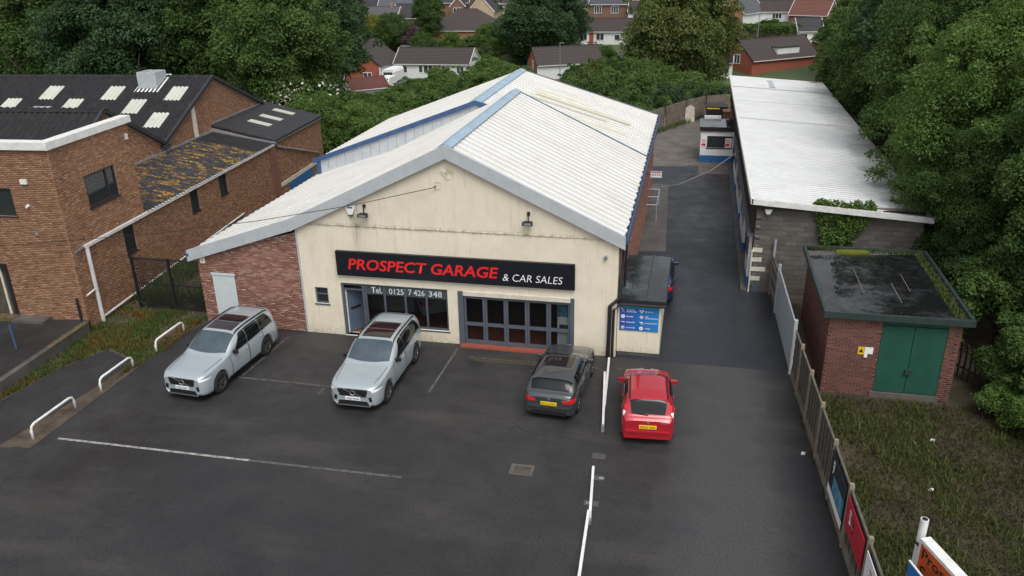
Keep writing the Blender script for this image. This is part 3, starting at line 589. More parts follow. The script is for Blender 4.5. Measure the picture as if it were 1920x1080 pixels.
for (k, lines, ic, x) in ((0, ['SERVICE', '& REPAIRS'], 'cross', 12.93), (1, ['BRAKES'], 'ring', 12.93), (2, ['EXHAUSTS'], 'pipe', 12.93), (3, ['CLUTCHES'], 'disc', 12.93), (0, ["M.O.T's"], 'mot', 13.62), (1, ['AIR', 'CONDITIONING'], 'flake', 13.62), (2, ['DIAGNOSTICS'], 'diag', 13.62), (3, ['TYRES'], 'ring', 13.62)):
    icon(ic, x, rowsz[k])
    for i, s in enumerate(lines):
        w = .038*len(s)+.02; text(s, 'sign_white', bs, (x+.13+w/2, yb, rowsz[k]+(.04 if len(lines) > 1 else 0)-.075*i), w, .05, weight=.02)
rs = tag(MB().box(12.95, 13.55, 15.9, 15.93, 2.85, 3.2).build('reception_sign', 'sign_white'), 'small white reception sign projecting from the garage side wall', 'sign')
text('RECEPTION', 'sign_red', rs, (13.25, 15.893, 3.0), .5, .12, weight=.02); MB().box(12.97, 13.53, 15.89, 15.898, 3.13, 3.18).build('stripe', 'frame_grey', rs); MB().box(12.68, 12.95, 15.9, 15.925, 3.0, 3.04).build('bracket', 'black_metal', rs)
hr = thing('handrail', 'galvanised handrail frame standing by the garage side wall', 'handrail')
for yy in (16.9, 18.5, 20.1): MB().tube([(12.72, yy, 1.0), (13.32, yy, 1.0)], .03, 6).build('rail', 'galv', hr)
MB().tube([(13.32, 16.9, 0), (13.32, 16.9, 1.0), (13.32, 18.5, 1.0), (13.32, 20.1, 1.0), (13.32, 20.1, 0)], .03, 6).build('post_rail', 'galv', hr)
hz = tag(MB().box(-4.5, -4.27, -.03, -.013, 2.78, 3.05).build('warning_sign', 'plate_white'), 'small pale warning sign high on the red brick lean-to', 'sign'); MB().poly([(-4.46, -.032, 2.85), (-4.31, -.032, 2.85), (-4.385, -.032, 3.0)]).build('warning_triangle', 'yellow', hz)

# mesh gates between the garage and the left building
gt = thing('mesh_gate', 'black mesh gate between brick lean-to and brown brick building', 'gate', (0, 1.0, 0))
for x in (-8.58, -6.8, -4.75): MB().box(x-.05, x+.05, -.05, .05, 0, 2.45).build('post', 'black_metal', gt)
for (a, b) in ((-8.5, -6.88), (-6.72, -4.83)):
    mb = MB(); 
    for z in (.12, 1.2, 2.38): mb.box(a, b, -.03, .03, z-.03, z+.03)
    mb.build('gate_frame', 'black_metal', gt)
    mb = MB(); n = int((b-a)/.09)
    for k in range(1, n): x = a+(b-a)*k/n; mb.box(x-.008, x+.008, -.008, .008, .12, 2.38)
    for k in range(1, 25): z = .12+k*.09; mb.box(a, b, -.009, .009, z-.008, z+.008)
    stuff(mb.build('mesh', 'black_metal', gt))
# ================================================================ LEFT FACTORY  (local x = -v, local y = u)
FA = thing('brick_factory', 'brown brick factory with dark corrugated roofs beside the garage', 'factory', (-9.33, -1.46, 0), R(3.77))
# front block
fh = [(-3.0-1.6, -2.0, 4.95, 6.12)]; dh = (-4.6, -3.15, .42, 2.8)
fw = MB()
for a, b, c, d in rects(-14, 0, -.05, 7.7, [(-4.6, -2.0, 4.95, 6.12), dh]): fw.box(a, b, 0, .3, c, d)
fw = fw.build('wall', 'mortar_pale', FA)
brick_wall(fw, 'brick_brown', 'x', -1, 0.0, -7.5, 0.0, 0, 7.68, holes=[(-4.6, -2.0, 4.95, 6.12), dh])
sideh = [(1.76, 3.86, 4.8, 6.17), (3.52, 4.32, 2.06, 3.32), (9.42, 10.18, 2.18, 3.36), (12.5, 13.35, 2.18, 3.36)]
mb = MB()
for a, b, c, d in rects(.3, 5.36, -.05, 7.7, sideh): mb.box(-.3, 0, a, b, c, d)
MB().box(-14, -.3, 5.06, 5.36, 3.3, 5.0).build('rear_parapet', 'mortar_grey', FA)
sw_ = mb.build('wall', 'mortar_pale', FA)
brick_wall(sw_, 'brick_brown', 'y', 1, 0.0, .0, 5.36, 0, 7.68, holes=sideh, single=300, near=(2.6, 7.0))
mb = MB()
for a, b, c, d in rects(5.36, 19.7, -.05, 3.42, sideh): mb.box(-.3, 0, a, b, c, d)
aw = mb.build('wall', 'mortar_grey', FA)
brick_wall(aw, 'brick_brown', 'y', 1, 0.0, 5.36, 19.1, 0, 3.4, holes=sideh)
MB().box(-.02, .10, 19.1, 19.9, 0, 3.35).build('brick_pier', 'brick_red', FA)
bw = MB().prism([(-4.0, -.05), (0, -.05), (0, 3.5), (-4.0, 4.4)], 'y', 19.85, 27.9).build('wall', 'mortar_grey', FA)
brick_wall(bw, 'brick_brown', 'y', 1, 0.0, 19.9, 27.9, 0, 3.5); 
MB().box(.0, .06, 20.2, 27.6, .55, .8).build('lintel', 'shutter_cream', FA); MB().box(.0, .05, 21.5, 25.5, .0, .54).build('blue_shutter', 'blue_paint', FA)
# parapet coping
MB().box(-14, -.3, .3, 5.06, 4.8, 4.95).build('flat_roof', 'felt_dark', FA)
MB().box(-14, .14, -.14, .34, 7.7, 8.0).build('coping', 'white_worn', FA); MB().box(-.34, .14, .34, 5.5, 7.7, 7.995).build('coping', 'white_worn', FA)
# soldier course above the side window
for k in range(28): set_rnd(MB().box(.0, .018, 1.76+k*.075+.004, 1.76+(k+1)*.075-.004, 6.19, 6.40).build('brick', 'brick_brown', sw_).data, random.random())
def side_window(u0, u1, z0, z1, bars=()):
    mb = MB(); t = .08
    mb.box(-.12, -.02, u0, u0+t, z0, z1); mb.box(-.12, -.02, u1-t, u1, z0, z1); mb.box(-.12, -.02, u0+t, u1-t, z0, z0+t); mb.box(-.12, -.02, u0+t, u1-t, z1-t, z1)
    for b in bars: mb.box(-.117, -.023, b-t/2, b+t/2, z0+t, z1-t)
    w = mb.build('window', 'dark_brown', FA); es = [u0+t/2, *bars, u1-t/2]
    for a, b in zip(es[:-1], es[1:]): MB().box(-.08, -.07, a, b, z0+t/2, z1-t/2).build('pane', 'window_glass', w)
    MB().box(-.03, .05, u0-.04, u1+.04, z0-.06, z0).build('sill', 'dark_brown', w); MB().box(-.32, -.3, u0, u1, z0, z1).build('blind', 'interior_wall', w)
side_window(1.76, 3.86, 4.8, 6.17, (3.25,))
for h in sideh[1:]: side_window(*h)
framed_window(FA, -4.6, -2.0, 4.95, 6.12, .05, 'dark_brown', bars=(-3.3,), t=.08); MB().box(-4.6, -2.0, .3, .32, 4.95, 6.12).build('blind', 'interior_dark', FA)
# entrance at the raised forecourt
mb = MB(); mb.box(-3.25, -3.1, -.06, .2, .42, 2.85); mb.box(-4.65, -4.5, -.06, .2, .42, 2.85); mb.box(-4.5, -3.25, -.06, .2, 2.7, 2.85)
dfr = mb.build('door_frame', 'black_metal', FA); MB().box(-4.5, -3.25, .12, .16, .45, 2.7).build('door', 'trunk', dfr); MB().box(-3.62, -3.52, .08, .12, .45, 2.7).build('door_edge', 'shutter_cream', dfr); MB().box(-4.7, -3.05, -.45, -.02, .42, .58).build('step', 'yellow_worn', dfr); MB().box(-3.05, -1.6, -.6, -.02, .42, .55).build('step', 'concrete_dark', dfr)
# gutter and pipes along the side
MB().beam((.09, .75, 3.45), (.09, 19.7, 3.43), .14, .12).build('gutter', 'pipe_white', FA); MB().beam((.05, .15, 3.40), (.05, .78, 3.46), .07, .07).build('gutter', 'grey_metal', FA)
MB().tube([(.1, .86, 3.4), (.1, .86, .0)], .085, 10).build('downpipe', 'pipe_white', FA); MB().tube([(.1, .95, .2), (.1, 14.6, .55)], .05, 8).build('waste_pipe', 'pipe_white', FA); MB().tube([(.1, .86, 1.55), (.1, .2, 1.48)], .04, 8).build('branch_pipe', 'pipe_white', FA)
MB().tube([(-.2, -.08, .3), (-.2, -.08, 1.45)], .05, 8).build('vent_pipe', 'black_metal', FA); MB().tube([(.1, 19.9, 3.5), (.1, 20.2, 3.2), (.12, 27.0, 1.2)], .06, 8).build('downpipe', 'grey_metal', FA); MB().beam((.08, 19.8, 3.55), (.08, 27.95, 3.5), .12, .1).build('gutter', 'grey_metal', FA)
MB().box(-1.42, -1.14, -.1, 0, 6.32, 6.5).build('bulkhead_light', 'white_paint', FA); MB().tube([(-1.37, 0, 5.42), (-1.37, -.14, 5.40)], .06, 8).build('camera', 'white_paint', FA); MB().box(-1.36, -1.22, -.05, .0, 4.16, 4.3).build('vent', 'grey_metal', FA); MB().box(0, .1, 5.0, 5.12, 7.0, 7.25).build('alarm', 'pipe_white', FA)
# gable wall of the two rear bays (v = 4)
gab = [(4.7, 0), (27.2, 0), (27.2, 4.6), (20.8, 7.38), (14.3, 4.6), (9.5, 7.36), (4.7, 4.6)]
gw = MB().prism(gab, 'x', -4.25, -4.0).build('gable_wall', 'mortar_grey', FA)
def ing(s, z):
    z2 = z+.06
    if s < 14.3: top = 7.3-abs(s-9.5)*.575
    else: top = 7.33-abs(s-20.8)*.43
    return z2 < top and z > 3.4
brick_wall(gw, 'brick_brown', 'y', 1, -4.0, 5.4, 27.2, 0, 7.35, keep=ing)
MB().box(-4.0, -3.9, 17.75, 18.1, 3.9, 6.25).build('pilaster', 'shutter_cream', FA)
# corrugated roofs: one object for each sheet
SKY = {(1, 1), (1, 3), (3, 2), (5, 3), (7, 2), (9, 3), (11, 2)}
for row in range(5):
    u0, u1 = 14.3+row*1.3, 14.3+(row+1)*1.3+.08; z0, z1 = 4.68+row*1.3*.428, 4.68+(row*1.3+1.38)*.428
    for k in range(19):
        m = 'rooflight_cream' if (k, row) in SKY else 'roof_corrugated_dark'; lift = .012*(row % 2)+(.02 if m != 'roof_corrugated_dark' else 0)
        sheet(FA, 'roof_sheet', m, (-3.85-k*1.05, u0, z0+lift), (-3.85-k*1.05, u1, z1+lift), (-1.05, 0, 0), 4, .065, prof='sin')
for row in range(2):
    for k in range(19): sheet(FA, 'roof_sheet', 'roof_corrugated_dark', (-3.85-k*1.05, 27.4-row*3.3, 4.6+row*3.3*.43), (-3.85-k*1.05, 24.05-row*3.3, 4.6+(row*3.3+3.35)*.43), (-1.05, 0, 0), 4, .065, prof='sin')
for row in range(2):
    u0 = 4.75+row*2.4; z0 = 4.72+row*2.4*.572
    for k in range(15): sheet(FA, 'roof_sheet', 'roof_light' if (k, row) == (1, 0) else 'roof_corrugated_dark', (-3.85-k*1.05, u0, z0), (-3.85-k*1.05, u0+2.45, z0+2.45*.572), (-1.05, 0, 0), 3, .07, prof='sin')
    for k in range(15): sheet(FA, 'roof_sheet', 'roof_corrugated_dark', (-3.85-k*1.05, 14.35-row*2.45, 4.66+row*2.45*.572), (-3.85-k*1.05, 14.35-row*2.45-2.45, 4.66+(row+1)*2.45*.572), (-1.05, 0, 0), 3, .07, prof='sin')
for (u, z) in ((20.8, 7.47), (9.5, 7.45)): MB().prism([(u-.28, z-.09), (u, z+.06), (u+.28, z-.09), (u+.25, z-.13), (u, z), (u-.25, z-.13)], 'x', -24, -3.8).build('ridge_cap', 'roof_corrugated_dark', FA)
for (a, b) in (((20.8, 7.45), (14.25, 4.66)), ((20.8, 7.45), (27.4, 4.62)), ((9.5, 7.43), (14.35, 4.66)), ((9.5, 7.43), (5.4, 5.1))): MB().beam((-3.88, a[0], a[1]), (-3.88, b[0], b[1]), .16, .2).build('verge', 'felt_dark', FA)
MB().box(-4.2, -3.7, 14.0, 14.6, 4.45, 4.62).build('valley_gutter', 'felt_dark', FA)
# mossy corrugated lean-to over the annex
for k in range(13):
    u0 = 5.4+k*1.1; sheet(FA, 'roof_sheet', 'roof_corrugated_moss' if k < 11 else 'roof_corrugated_dark', (.16, u0, 3.44), (-4.0, u0, 4.16), (0, 1.1, 0), 4, .085, prof='sin')
MB().box(-4.0, -3.85, 5.4, 19.7, 4.1, 4.28).build('flashing', 'grey_metal', FA); MB().beam((.1, 19.75, 3.52), (-4.0, 19.75, 4.26), .2, .1).build('flashing', 'grey_metal', FA)
# felt roof of the rear annex with three rooflights
MB().prism([(.15, 3.56), (-4.05, 4.50), (-4.05, 4.62), (.15, 3.68)], 'y', 19.86, 28.0).build('felt_roof', 'felt_dark', FA); MB().beam((-4.0, 19.9, 4.66), (-4.0, 28, 4.66), .16, .1).build('flashing', 'grey_metal', FA)
for u in (22.3, 24.1, 26.2): MB().prism([(-1.3, 3.68+.335), (-2.75, 3.68+.66), (-2.75, 3.70+.68), (-1.3, 3.70+.355)], 'y', u, u+.6).build('rooflight', 'rooflight_cream', FA)
# ventilators on the far roof
for (v, u, s, nm) in ((7.5, 20.0, 1.0, 0), (12.9, 16.2, .9, 1)):
    z = 4.68+(u-14.3)*.428; mb = MB(); o_ = s*.62; i_ = s*.5
    for (a0, a1, b0, b1) in ((-o_, -i_, -o_, o_), (i_, o_, -o_, o_), (-i_, i_, -o_, -i_), (-i_, i_, i_, o_)): mb.box(-v+a0, -v+a1, u+b0, u+b1, z-.35, z+.75)
    ve = mb.build('ventilator', 'fascia_grey', FA); MB().box(-v-i_, -v+i_, u-i_, u+i_, z+.2, z+.4).build('damper', 'grey_metal', ve); MB().beam((-v, u-.95, z-.38), (-v, u+.95, z+.43), 1.6*s, .04).build('flashing', 'white_worn', ve)
fp = thing('blue_post', 'thin dark blue metal post on the raised forecourt', 'post', (-10.3, -4.3, .44)); MB().tube([(0, 0, 0), (-.05, .02, 1.0)], .035, 6).build('post', 'trim_blue', fp)

# ================================================================ RIGHT BLOCK BUILDING
RB = thing('block_workshop', 'long grey concrete block workshop with flat white roof', 'workshop')
bf = MB().box(18.0, 24.8, 7.48, 7.7, -.05, 4.1).build('front_wall', 'mortar_dark', RB)
brick_wall(bf, 'block_grey', 'x', -1, 7.48, 18.0, 24.8, 0, 4.05, pitch=(.45, .225), gap=(.012, .012), d=.02, name='block', single=292, near=(20.5, 3.6))
MB().box(18.0, 18.25, 7.7, 43, -.05, 4.2).build('side_wall', 'brick_dark', RB); MB().box(24.55, 24.8, 7.7, 43, -.05, 3.8).build('side_wall', 'mortar_dark', RB); MB().box(18.25, 24.55, 42.7, 43, -.05, 4.0).build('rear_wall', 'mortar_dark', RB)
for k in range(35): sheet(RB, 'roof_sheet', 'roof_white_flat', (25.05, 7.2+k*1.03, 3.92), (17.78, 7.2+k*1.03, 4.40), (0, 1.03, 0), 3, .02, rnd=.55+.45*random.random())
MB().prism([(17.72, 4.18), (25.05, 3.68), (25.05, 3.92), (17.72, 4.42)], 'y', 7.1, 7.2).build('front_fascia', 'white_worn', RB); MB().box(17.68, 17.78, 7.1, 43.3, 4.2, 4.44).build('side_fascia', 'white_worn', RB)
MB().box(18.0, 24.7, 7.25, 7.48, 3.95, 4.05).build('soffit', 'black_metal', RB)
for (yy, w) in ((31.6, .07), (25.2, .05), (37.6, .08)): MB().prism([(17.8, 4.42), (24.95, 3.95), (24.95, 3.96), (17.8, 4.43)], 'y', yy, yy+w).build('roof_joint', 'fascia_grey', RB)
MB().prism([(20.6, 4.245), (21.0, 4.219), (21.0, 4.227), (20.6, 4.253)], 'y', 38.3, 42).build('roof_patch', 'fascia_grey', RB)
for k in range(58): y = 8.0+k*.6; MB().box(17.86, 17.99, y, y+.12, 2.55, 4.15).build('slat', 'fence_wood', RB)
for (a, b) in ((7.9, 9.6), (12.5, 16.0), (17.5, 22.0), (23.5, 27.5)):
    pn = MB().box(17.84, 17.97, a, b, .55, 2.55).build('panel_door', 'white_worn', RB); MB().box(17.835, 17.975, a, b, .12, .53).build('kick_panel', 'blue_paint', pn); n = max(1, int((b-a)/1.4))
    for k in range(n): MB().box(17.825, 17.838, a+.3+k*(b-a)/n, a+(k+1)*(b-a)/n-.2, 1.3, 2.3).build('pane', 'window_glass', pn)
MB().box(17.7, 18.3, 7.6, 28, 2.56, 2.64).build('canopy_rail', 'frame_grey', RB)
for z in (.55, 1.0, 1.45, 1.9): MB().box(17.98, 18.4+.2*(z == 1.0), 7.44, 7.462, z, z+.2).build('quoin', 'shutter_cream', RB)
MB().box(17.93, 17.985, 7.36, 7.44, 0, 2.0).build('corner_trim', 'pipe_white', RB); MB().box(18.08, 18.4, 7.435, 7.46, 0, .5).build('patch_panel', 'frame_grey', RB)
tag(MB().tube([(12.9, 13.0, 3.0), (14.5, 15.8, 2.55), (16.2, 18.3, 2.75), (17.75, 20.5, 3.4)], .025, 5).build('overhead_cable', 'grey_metal'), 'pale cable slung across the driveway between the two buildings', 'cable')
def clump(name, mat, pts_fn, n, size, seed): pass
# kiosk
K = thing('white_kiosk', 'small white kiosk with dark flat roof and blue base band', 'kiosk', (15.62, 31.3, 0))
mb = MB()
for a, b, c, d in rects(0, 2.3, .5, 2.25, [(.45, 2.2, 1.05, 1.9)]): mb.box(a, b, 0, .1, c, d)
mb.box(0, .1, .1, 3, .5, 2.25); mb.box(2.2, 2.3, .1, 3, .5, 2.25); mb.box(.1, 2.2, 2.9, 3, .5, 2.25); mb.build('walls', 'white_paint', K)
MB().box(-.01, 2.31, -.01, 3.0, 0.0, .5).build('base_band', 'blue_paint', K); MB().box(-.08, 2.36, -.1, 3.1, 2.25, 2.45).build('fascia', 'dark_brown', K); MB().box(-.12, 2.4, -.14, 3.15, 2.45, 2.56).build('roof', 'felt_wet', K); MB().box(.45, 2.2, .05, .06, 1.05, 1.9).build('window', 'window_glass', K); MB().box(.4, 2.25, -.04, .0, 1.0, 1.05).build('sill', 'dark_brown', K)
MB().box(.2, 1.4, 2.9, 3.2, 2.56, 2.75).build('roof_box', 'pipe_white', K)
for x in (.06, 1.7):
    sg = MB().box(x, x+.33+.12*(x > 1), -.02, .0 if x < 1 else .04, 1.15 if x < 1 else 1.08, 1.75).build('notice', 'sign_white', K); MB().box(x+.02, x+.31, -.026, -.021, 1.2, 1.36).build('print', 'sign_red', sg)
    mb = MB(); cx, cz = x+.17, 1.55
    for k in range(14): a, b = 2*math.pi*k/14, 2*math.pi*(k+1)/14; mb.poly([(cx+.09*math.cos(a), -.024, cz+.09*math.sin(a)), (cx+.13*math.cos(a), -.024, cz+.13*math.sin(a)), (cx+.13*math.cos(b), -.024, cz+.13*math.sin(b)), (cx+.09*math.cos(b), -.024, cz+.09*math.sin(b))])
    mb.beam((cx-.08, -.024, cz+.08), (cx+.08, -.024, cz-.08), .003, .03, up=(0, 1, 0)); mb.build('print', 'sign_red', sg)
# back wall of concrete panels and the skip
bk = thing('panel_wall', 'weathered concrete panel wall at the back of the yard', 'wall')
pts = [(10.9, 39.2), (12.6, 42.6), (14.3, 46.0), (16.0, 48.4), (18.2, 49.5)]
for a, b in zip(pts[:-1], pts[1:]):
    MB().beam((a[0], a[1], 1.0), (a[0], a[1], 2.1), .2, .2).build('post', 'dark_brown', bk); MB().box(a[0]-.09, a[0]+.09, a[1]-.09, a[1]+.09, -.3, 2.0).build('post', 'concrete_post', bk)
    for z in (.0, .62, 1.24): MB().beam((a[0], a[1], z+.3), (b[0], b[1], z+.3), .09, .6).build('panel', 'gravel_board', bk)
sk = thing('skip', 'dark waste skip with yellow stripe at the back of the yard', 'skip', (16.9, 46.6, 0))
MB().prism([(-.7, 0), (.7, 0), (.95, 1.3), (-.95, 1.3)], 'y', -.8, .8).build('body', 'black_metal', sk); MB().box(-1.0, 1.0, -.85, .85, 1.3, 1.36).build('rim', 'black_metal', sk); MB().box(-.8, .3, -.83, -.81, 1.16, 1.26).build('stripe', 'yellow', sk)
sk2 = thing('red_container', 'low dark red container beside the waste skip', 'container', (18.0, 45.2, 0)); mb = MB().box(-.5, .5, -.6, .6, .1, 1.1); mb.build('body', 'brick_red', sk2); MB().box(-.55, .55, -.65, .65, 1.1, 1.18).build('lid', 'brick_red', sk2)
tag(MB().prism([(-.45, 0), (.4, 0), (.35, 1.2), (.0, 1.45), (-.4, 1.2)], 'y', 44.9, 45.1).build('stone_slab', 'shutter_cream'), 'pale broken slab leaning on the back wall', 'slab'); bpy.data.objects['stone_slab'].location = (14.7, .9, 0)

# ================================================================ SUBSTATION
TX = thing('substation', 'small dark brick substation with flat wet roof and green doors', 'substation')
x0, x1, y0, y1, zt = 20.0, 24.12, -1.35, 4.95, 2.95
front = MB()
for a, b, c, d in rects(x0, x1, -.05, zt, [(21.68, 23.72, .2, 2.93)]): front.box(a, b, y0, y0+.22, c, d)
front = front.build('front_wall', 'mortar_pale', TX); brick_wall(front, 'brick_dark', 'x', -1, y0, x0, x1, 0, zt, holes=[(21.68, 23.72, 0, 2.95)], single=300, near=(20.6, 2.2))
sd_ = MB().box(x0, x0+.22, y0+.22, y1, -.05, zt).build('side_wall', 'mortar_dark', TX); brick_wall(sd_, 'brick_dark', 'y', -1, x0, y0, y1, 0, zt)
mb = MB().box(x1-.22, x1, y0+.22, y1, -.05, zt); mb.box(x0+.22, x1-.22, y1-.22, y1, -.05, zt); mb.build('side_wall', 'brick_dark', TX)
MB().box(21.6, 23.78, y0-.06, y0+.18, -.02, .2).build('door_sill', 'concrete', TX)
for (a, b, s) in ((21.70, 22.69, 1), (22.71, 23.70, -1)):
    dd = MB().box(a, b, y0+.02, y0+.08, .21, 2.70).build('door', 'green_door', TX)
    if s == 1: MB().box(22.6, 22.82, y0-.06, y0+.02, .95, 1.12).build('lock_box', 'green_trim', dd)
MB().box(21.70, 23.70, y0+.02, y0+.08, 2.73, 2.93).build('transom', 'green_door', TX)
mb = MB(); a0, a1, b0, b1 = 19.75, 24.4, -1.6, 5.12
mb.box(a0, a1, b0, b0+.1, 2.95, 3.17); mb.box(a0, a1, b1-.1, b1, 2.95, 3.17); mb.box(a0, a0+.1, b0+.1, b1-.1, 2.95, 3.168); mb.box(a1-.1, a1, b0+.1, b1-.1, 2.95, 3.168); mb.build('roof_kerb', 'green_trim', TX)
MB().box(a0+.1, a1-.1, b0+.1, b1-.1, 2.96, 3.12).build('roof', 'felt_wet', TX)
for (px, py, w, d) in ((21.3, 1.5, .03, 2.4), (22.4, .6, .03, 1.8), (22.9, 1.6, .025, 1.6)): MB().box(px, px+w, py-d/2, py+d/2, 3.121, 3.126).build('felt_seam', 'concrete', TX)
hs_ = tag(MB().box(21.02, 21.22, y0-.035, y0-.014, 1.58, 1.86).build('hazard_sign', 'yellow'), 'yellow electrical hazard sign on the dark brick substation', 'sign'); MB().poly([(21.05, y0-.037, 1.66), (21.19, y0-.037, 1.66), (21.12, y0-.037, 1.81)]).build('triangle', 'black_metal', hs_)
ns_ = tag(MB().box(21.23, 21.5, y0-.035, y0-.014, 1.62, 1.86).build('notice', 'sign_white'), 'white notice beside the yellow hazard sign on the substation', 'notice'); MB().box(21.23, 21.34, y0-.034, y0-.015, 1.48, 1.619).build('lower_label', 'sign_white', ns_)
ym = tag(MB().prism([(20.9, 4.35), (21.5, 4.3), (22.2, 4.5), (22.1, 4.75), (21.4, 4.72), (20.95, 4.6)], 'z', 3.121, 3.20).build('yellow_moss', 'leaf_yellow'), 'bright yellow moss patch on the substation roof', 'moss')
# ================================================================ STEEL GATE, PANEL FENCE
sg = thing('steel_gate', 'tall pale blue sheet steel gate leaf beside the driveway', 'gate')
MB().beam((18.98, 5.2, 1.0), (19.08, -.1, 1.05), .05, 1.95).build('leaf', 'galv', sg)
for k in range(1, 14): y = 5.2-k*.38; MB().box(18.95+(5.2-y)*.019-.012, 18.95+(5.2-y)*.019+.01, y-.02, y+.02, .06, 1.98).build('rib', 'galv', sg)
MB().box(19.03, 19.15, -.26, -.1, 0, 2.15).build('post', 'fascia_grey', sg); MB().box(18.9, 19.02, 5.2, 5.32, 0, 2.2).build('post', 'galv', sg)
sg2 = thing('steel_gate', 'timber and mesh gate leaf between steel gate and block wall', 'gate'); MB().beam((18.88, 7.3, .95), (18.96, 5.4, .95), .05, 1.7).build('leaf', 'fence_wood_light', sg2); MB().tube([(18.9, 7.35, 0), (18.9, 7.35, 2.55)], .06).build('post', 'galv', sg2)
for z in (.5, 1.1, 1.6): MB().beam((18.84, 7.3, z), (18.92, 5.4, z), .03, .08).build('rail', 'concrete_post', sg2)
FE = thing('panel_fence', 'concrete post fence with dark timber panels along the car park', 'fence')
fpts = [(19.11, -.35), (19.18, -1.75), (19.27, -3.6), (19.36, -5.6), (19.46, -7.6), (19.56, -9.62), (19.66, -11.65), (19.76, -13.7), (19.86, -15.7)]
for i, (x, y) in enumerate(fpts):
    if i: mb = MB().box(x-.06, x+.06, y-.06, y+.06, -.05, 1.92); mb.prism([(x-.055, y-.055), (x+.055, y-.055), (x+.055, y+.055), (x-.055, y+.055)], 'z', 1.92, 1.97); mb.build('post', 'concrete_post', FE)
for i in range(len(fpts)-1):
    (xa, ya), (xb, yb_) = fpts[i], fpts[i+1]; ya -= .06; yb_ += .06
    MB().beam((xa, ya, .16), (xb, yb_, .16), .05, .32).build('gravel_board', 'gravel_board', FE)
    nb = 9
    for k in range(nb):
        z = .34+(k+.5)*1.46/nb; MB().beam((xa+.012*(k % 2), ya, z), (xb+.012*(k % 2), yb_, z), .014, 1.46/nb+.012).build('slat', 'fence_wood_light', FE)
    n = 5 if i else 3
    for k in range(n): t = (k+.5)/n; x, y = xa+(xb-xa)*t, ya+(yb_-ya)*t; MB().box(x-.024, x-.010, y-.02, y+.02, .33, 1.8).build('batten', 'fence_wood', FE)
    MB().beam((xa, ya, 1.82), (xb, yb_, 1.82), .06, .045).build('capping', 'fence_wood_light', FE)
def fence_board(name, i, t0, t1, z0, z1, mat, label, z1b=None):
    (xa, ya), (xb, yb_) = fpts[i], fpts[i+1]; p = lambda t: (xa+(xb-xa)*t-.075, ya+(yb_-ya)*t)
    a, b = p(t0), p(t1); zc = (z0+z1)/2
    o = tag(MB().beam((a[0], a[1], zc), (b[0], b[1], zc), .02, z1-z0).build(name, mat), label, 'sign'); return o, p
o, p = fence_board('poster_board', 4, .06, .94, .42, 1.72, 'poster_dark', 'dark car poster board on the panel fence')
a, b = p(.06), p(.94); MB().beam((a[0]-.013, a[1], .54), (b[0]-.013, b[1], .54), .004, .24).build('white_strip', 'sign_white', o); a, b = p(.3), p(.9); MB().beam((a[0]-.013, a[1], .98), (b[0]-.013, b[1], .98), .004, .5).build('picture', 'poster_cyan', o)
text('9', 'sign_white', o, (p(.25)[0]-.014, p(.25)[1], 1.38), .24, .5, face='-x', weight=.03, shear=.3); 
o, p = fence_board('poster_board', 5, .08, .93, .85, 1.72, 'red_board', 'red board with white emblem on the panel fence')
text('S', 'sign_white', o, (p(.27)[0]-.013, p(.27)[1], 1.36), .3, .42, face='-x', weight=.03); text('3', 'black_metal', o, (p(.42)[0]-.013, p(.42)[1], 1.28), .22, .38, face='-x', weight=.02); text('Sport', 'sign_white', o, (p(.4)[0]-.016, p(.4)[1], 1.27), .34, .1, face='-x')
o, p = fence_board('poster_board', 6, .08, .93, .5, 1.72, 'sign_white', 'white board with round dark red crest on the panel fence')
mb = MB(); cx, cy = p(.3); cz = 1.22
for k in range(18): a, b = 2*math.pi*k/18, 2*math.pi*(k+1)/18; mb.poly([(cx-.014, cy+.24*math.cos(a), cz+.24*math.sin(a)), (cx-.014, cy+.3*math.cos(a), cz+.3*math.sin(a)), (cx-.014, cy+.3*math.cos(b), cz+.3*math.sin(b)), (cx-.014, cy+.24*math.cos(b), cz+.24*math.sin(b))])
mb.build('crest_ring', 'red_board', o); text('N', 'red_board', o, (cx-.014, cy, cz), .3, .3, face='-x', weight=.03, shear=.2)
# roadside pole sign
PS = thing('pole_sign', 'white pole with orange lettered box sign beside the fence', 'sign', (20.45, -12.35, 0))
mb = MB().tube([(0, 0, 0), (0, 0, 3.15)], .085, 14); mb.build('pole', 'white_worn', PS); MB().tube([(0, 0, 3.148), (0, 0, 3.155)], .065, 12).build('pole_mouth', 'black_metal', PS); MB().box(-.1, .1, -.12, .1, 2.5, 2.56).build('bracket', 'dark_brown', PS)
PS.rotation_euler.z = R(21)
bx = MB().box(-.13, .11, -1.9, -.14, 1.75, 2.78).build('sign_box', 'white_worn', PS); MB().box(-.138, -.132, -1.82, -.22, 1.83, 2.70).build('orange_face', 'sign_orange', bx)
text('Prospect', 'black_metal', bx, (-.142, -1.02, 2.47), 1.45, .32, face='-x', weight=.015); text('Service', 'black_metal', bx, (-.142, -.96, 2.07), 1.3, .32, face='-x', weight=.015)
MS = thing('blue_sign', 'blue board with white triangles beside the orange pole sign', 'sign', (20.12, -13.0, 0), R(18))
MB().tube([(.05, -.7, 0), (.05, -.7, 2.2)], .04).build('post', 'dark_brown', MS); b_ = MB().box(-.02, .01, -1.5, 0, 1.1, 2.5).build('board', 'sign_blue', MS); MB().box(-.024, .014, -1.52, .02, 2.501, 2.53).build('rim', 'white_worn', MS)
for (cy, cz, up) in ((-.42, 2.08, 1), (-1.05, 2.08, 1), (-.72, 1.5, -1)):
    mb = MB(); 
    for (a, b) in (((-.28, -.22), (.28, -.22)), ((.28, -.22), (0, .27)), ((0, .27), (-.28, -.22))): mb.beam((-.024, cy+a[0], cz+a[1]*up), (-.024, cy+b[0], cz+b[1]*up), .006, .09, up=(1, 0, 0))
    mb.build('triangle', 'sign_white', b_)
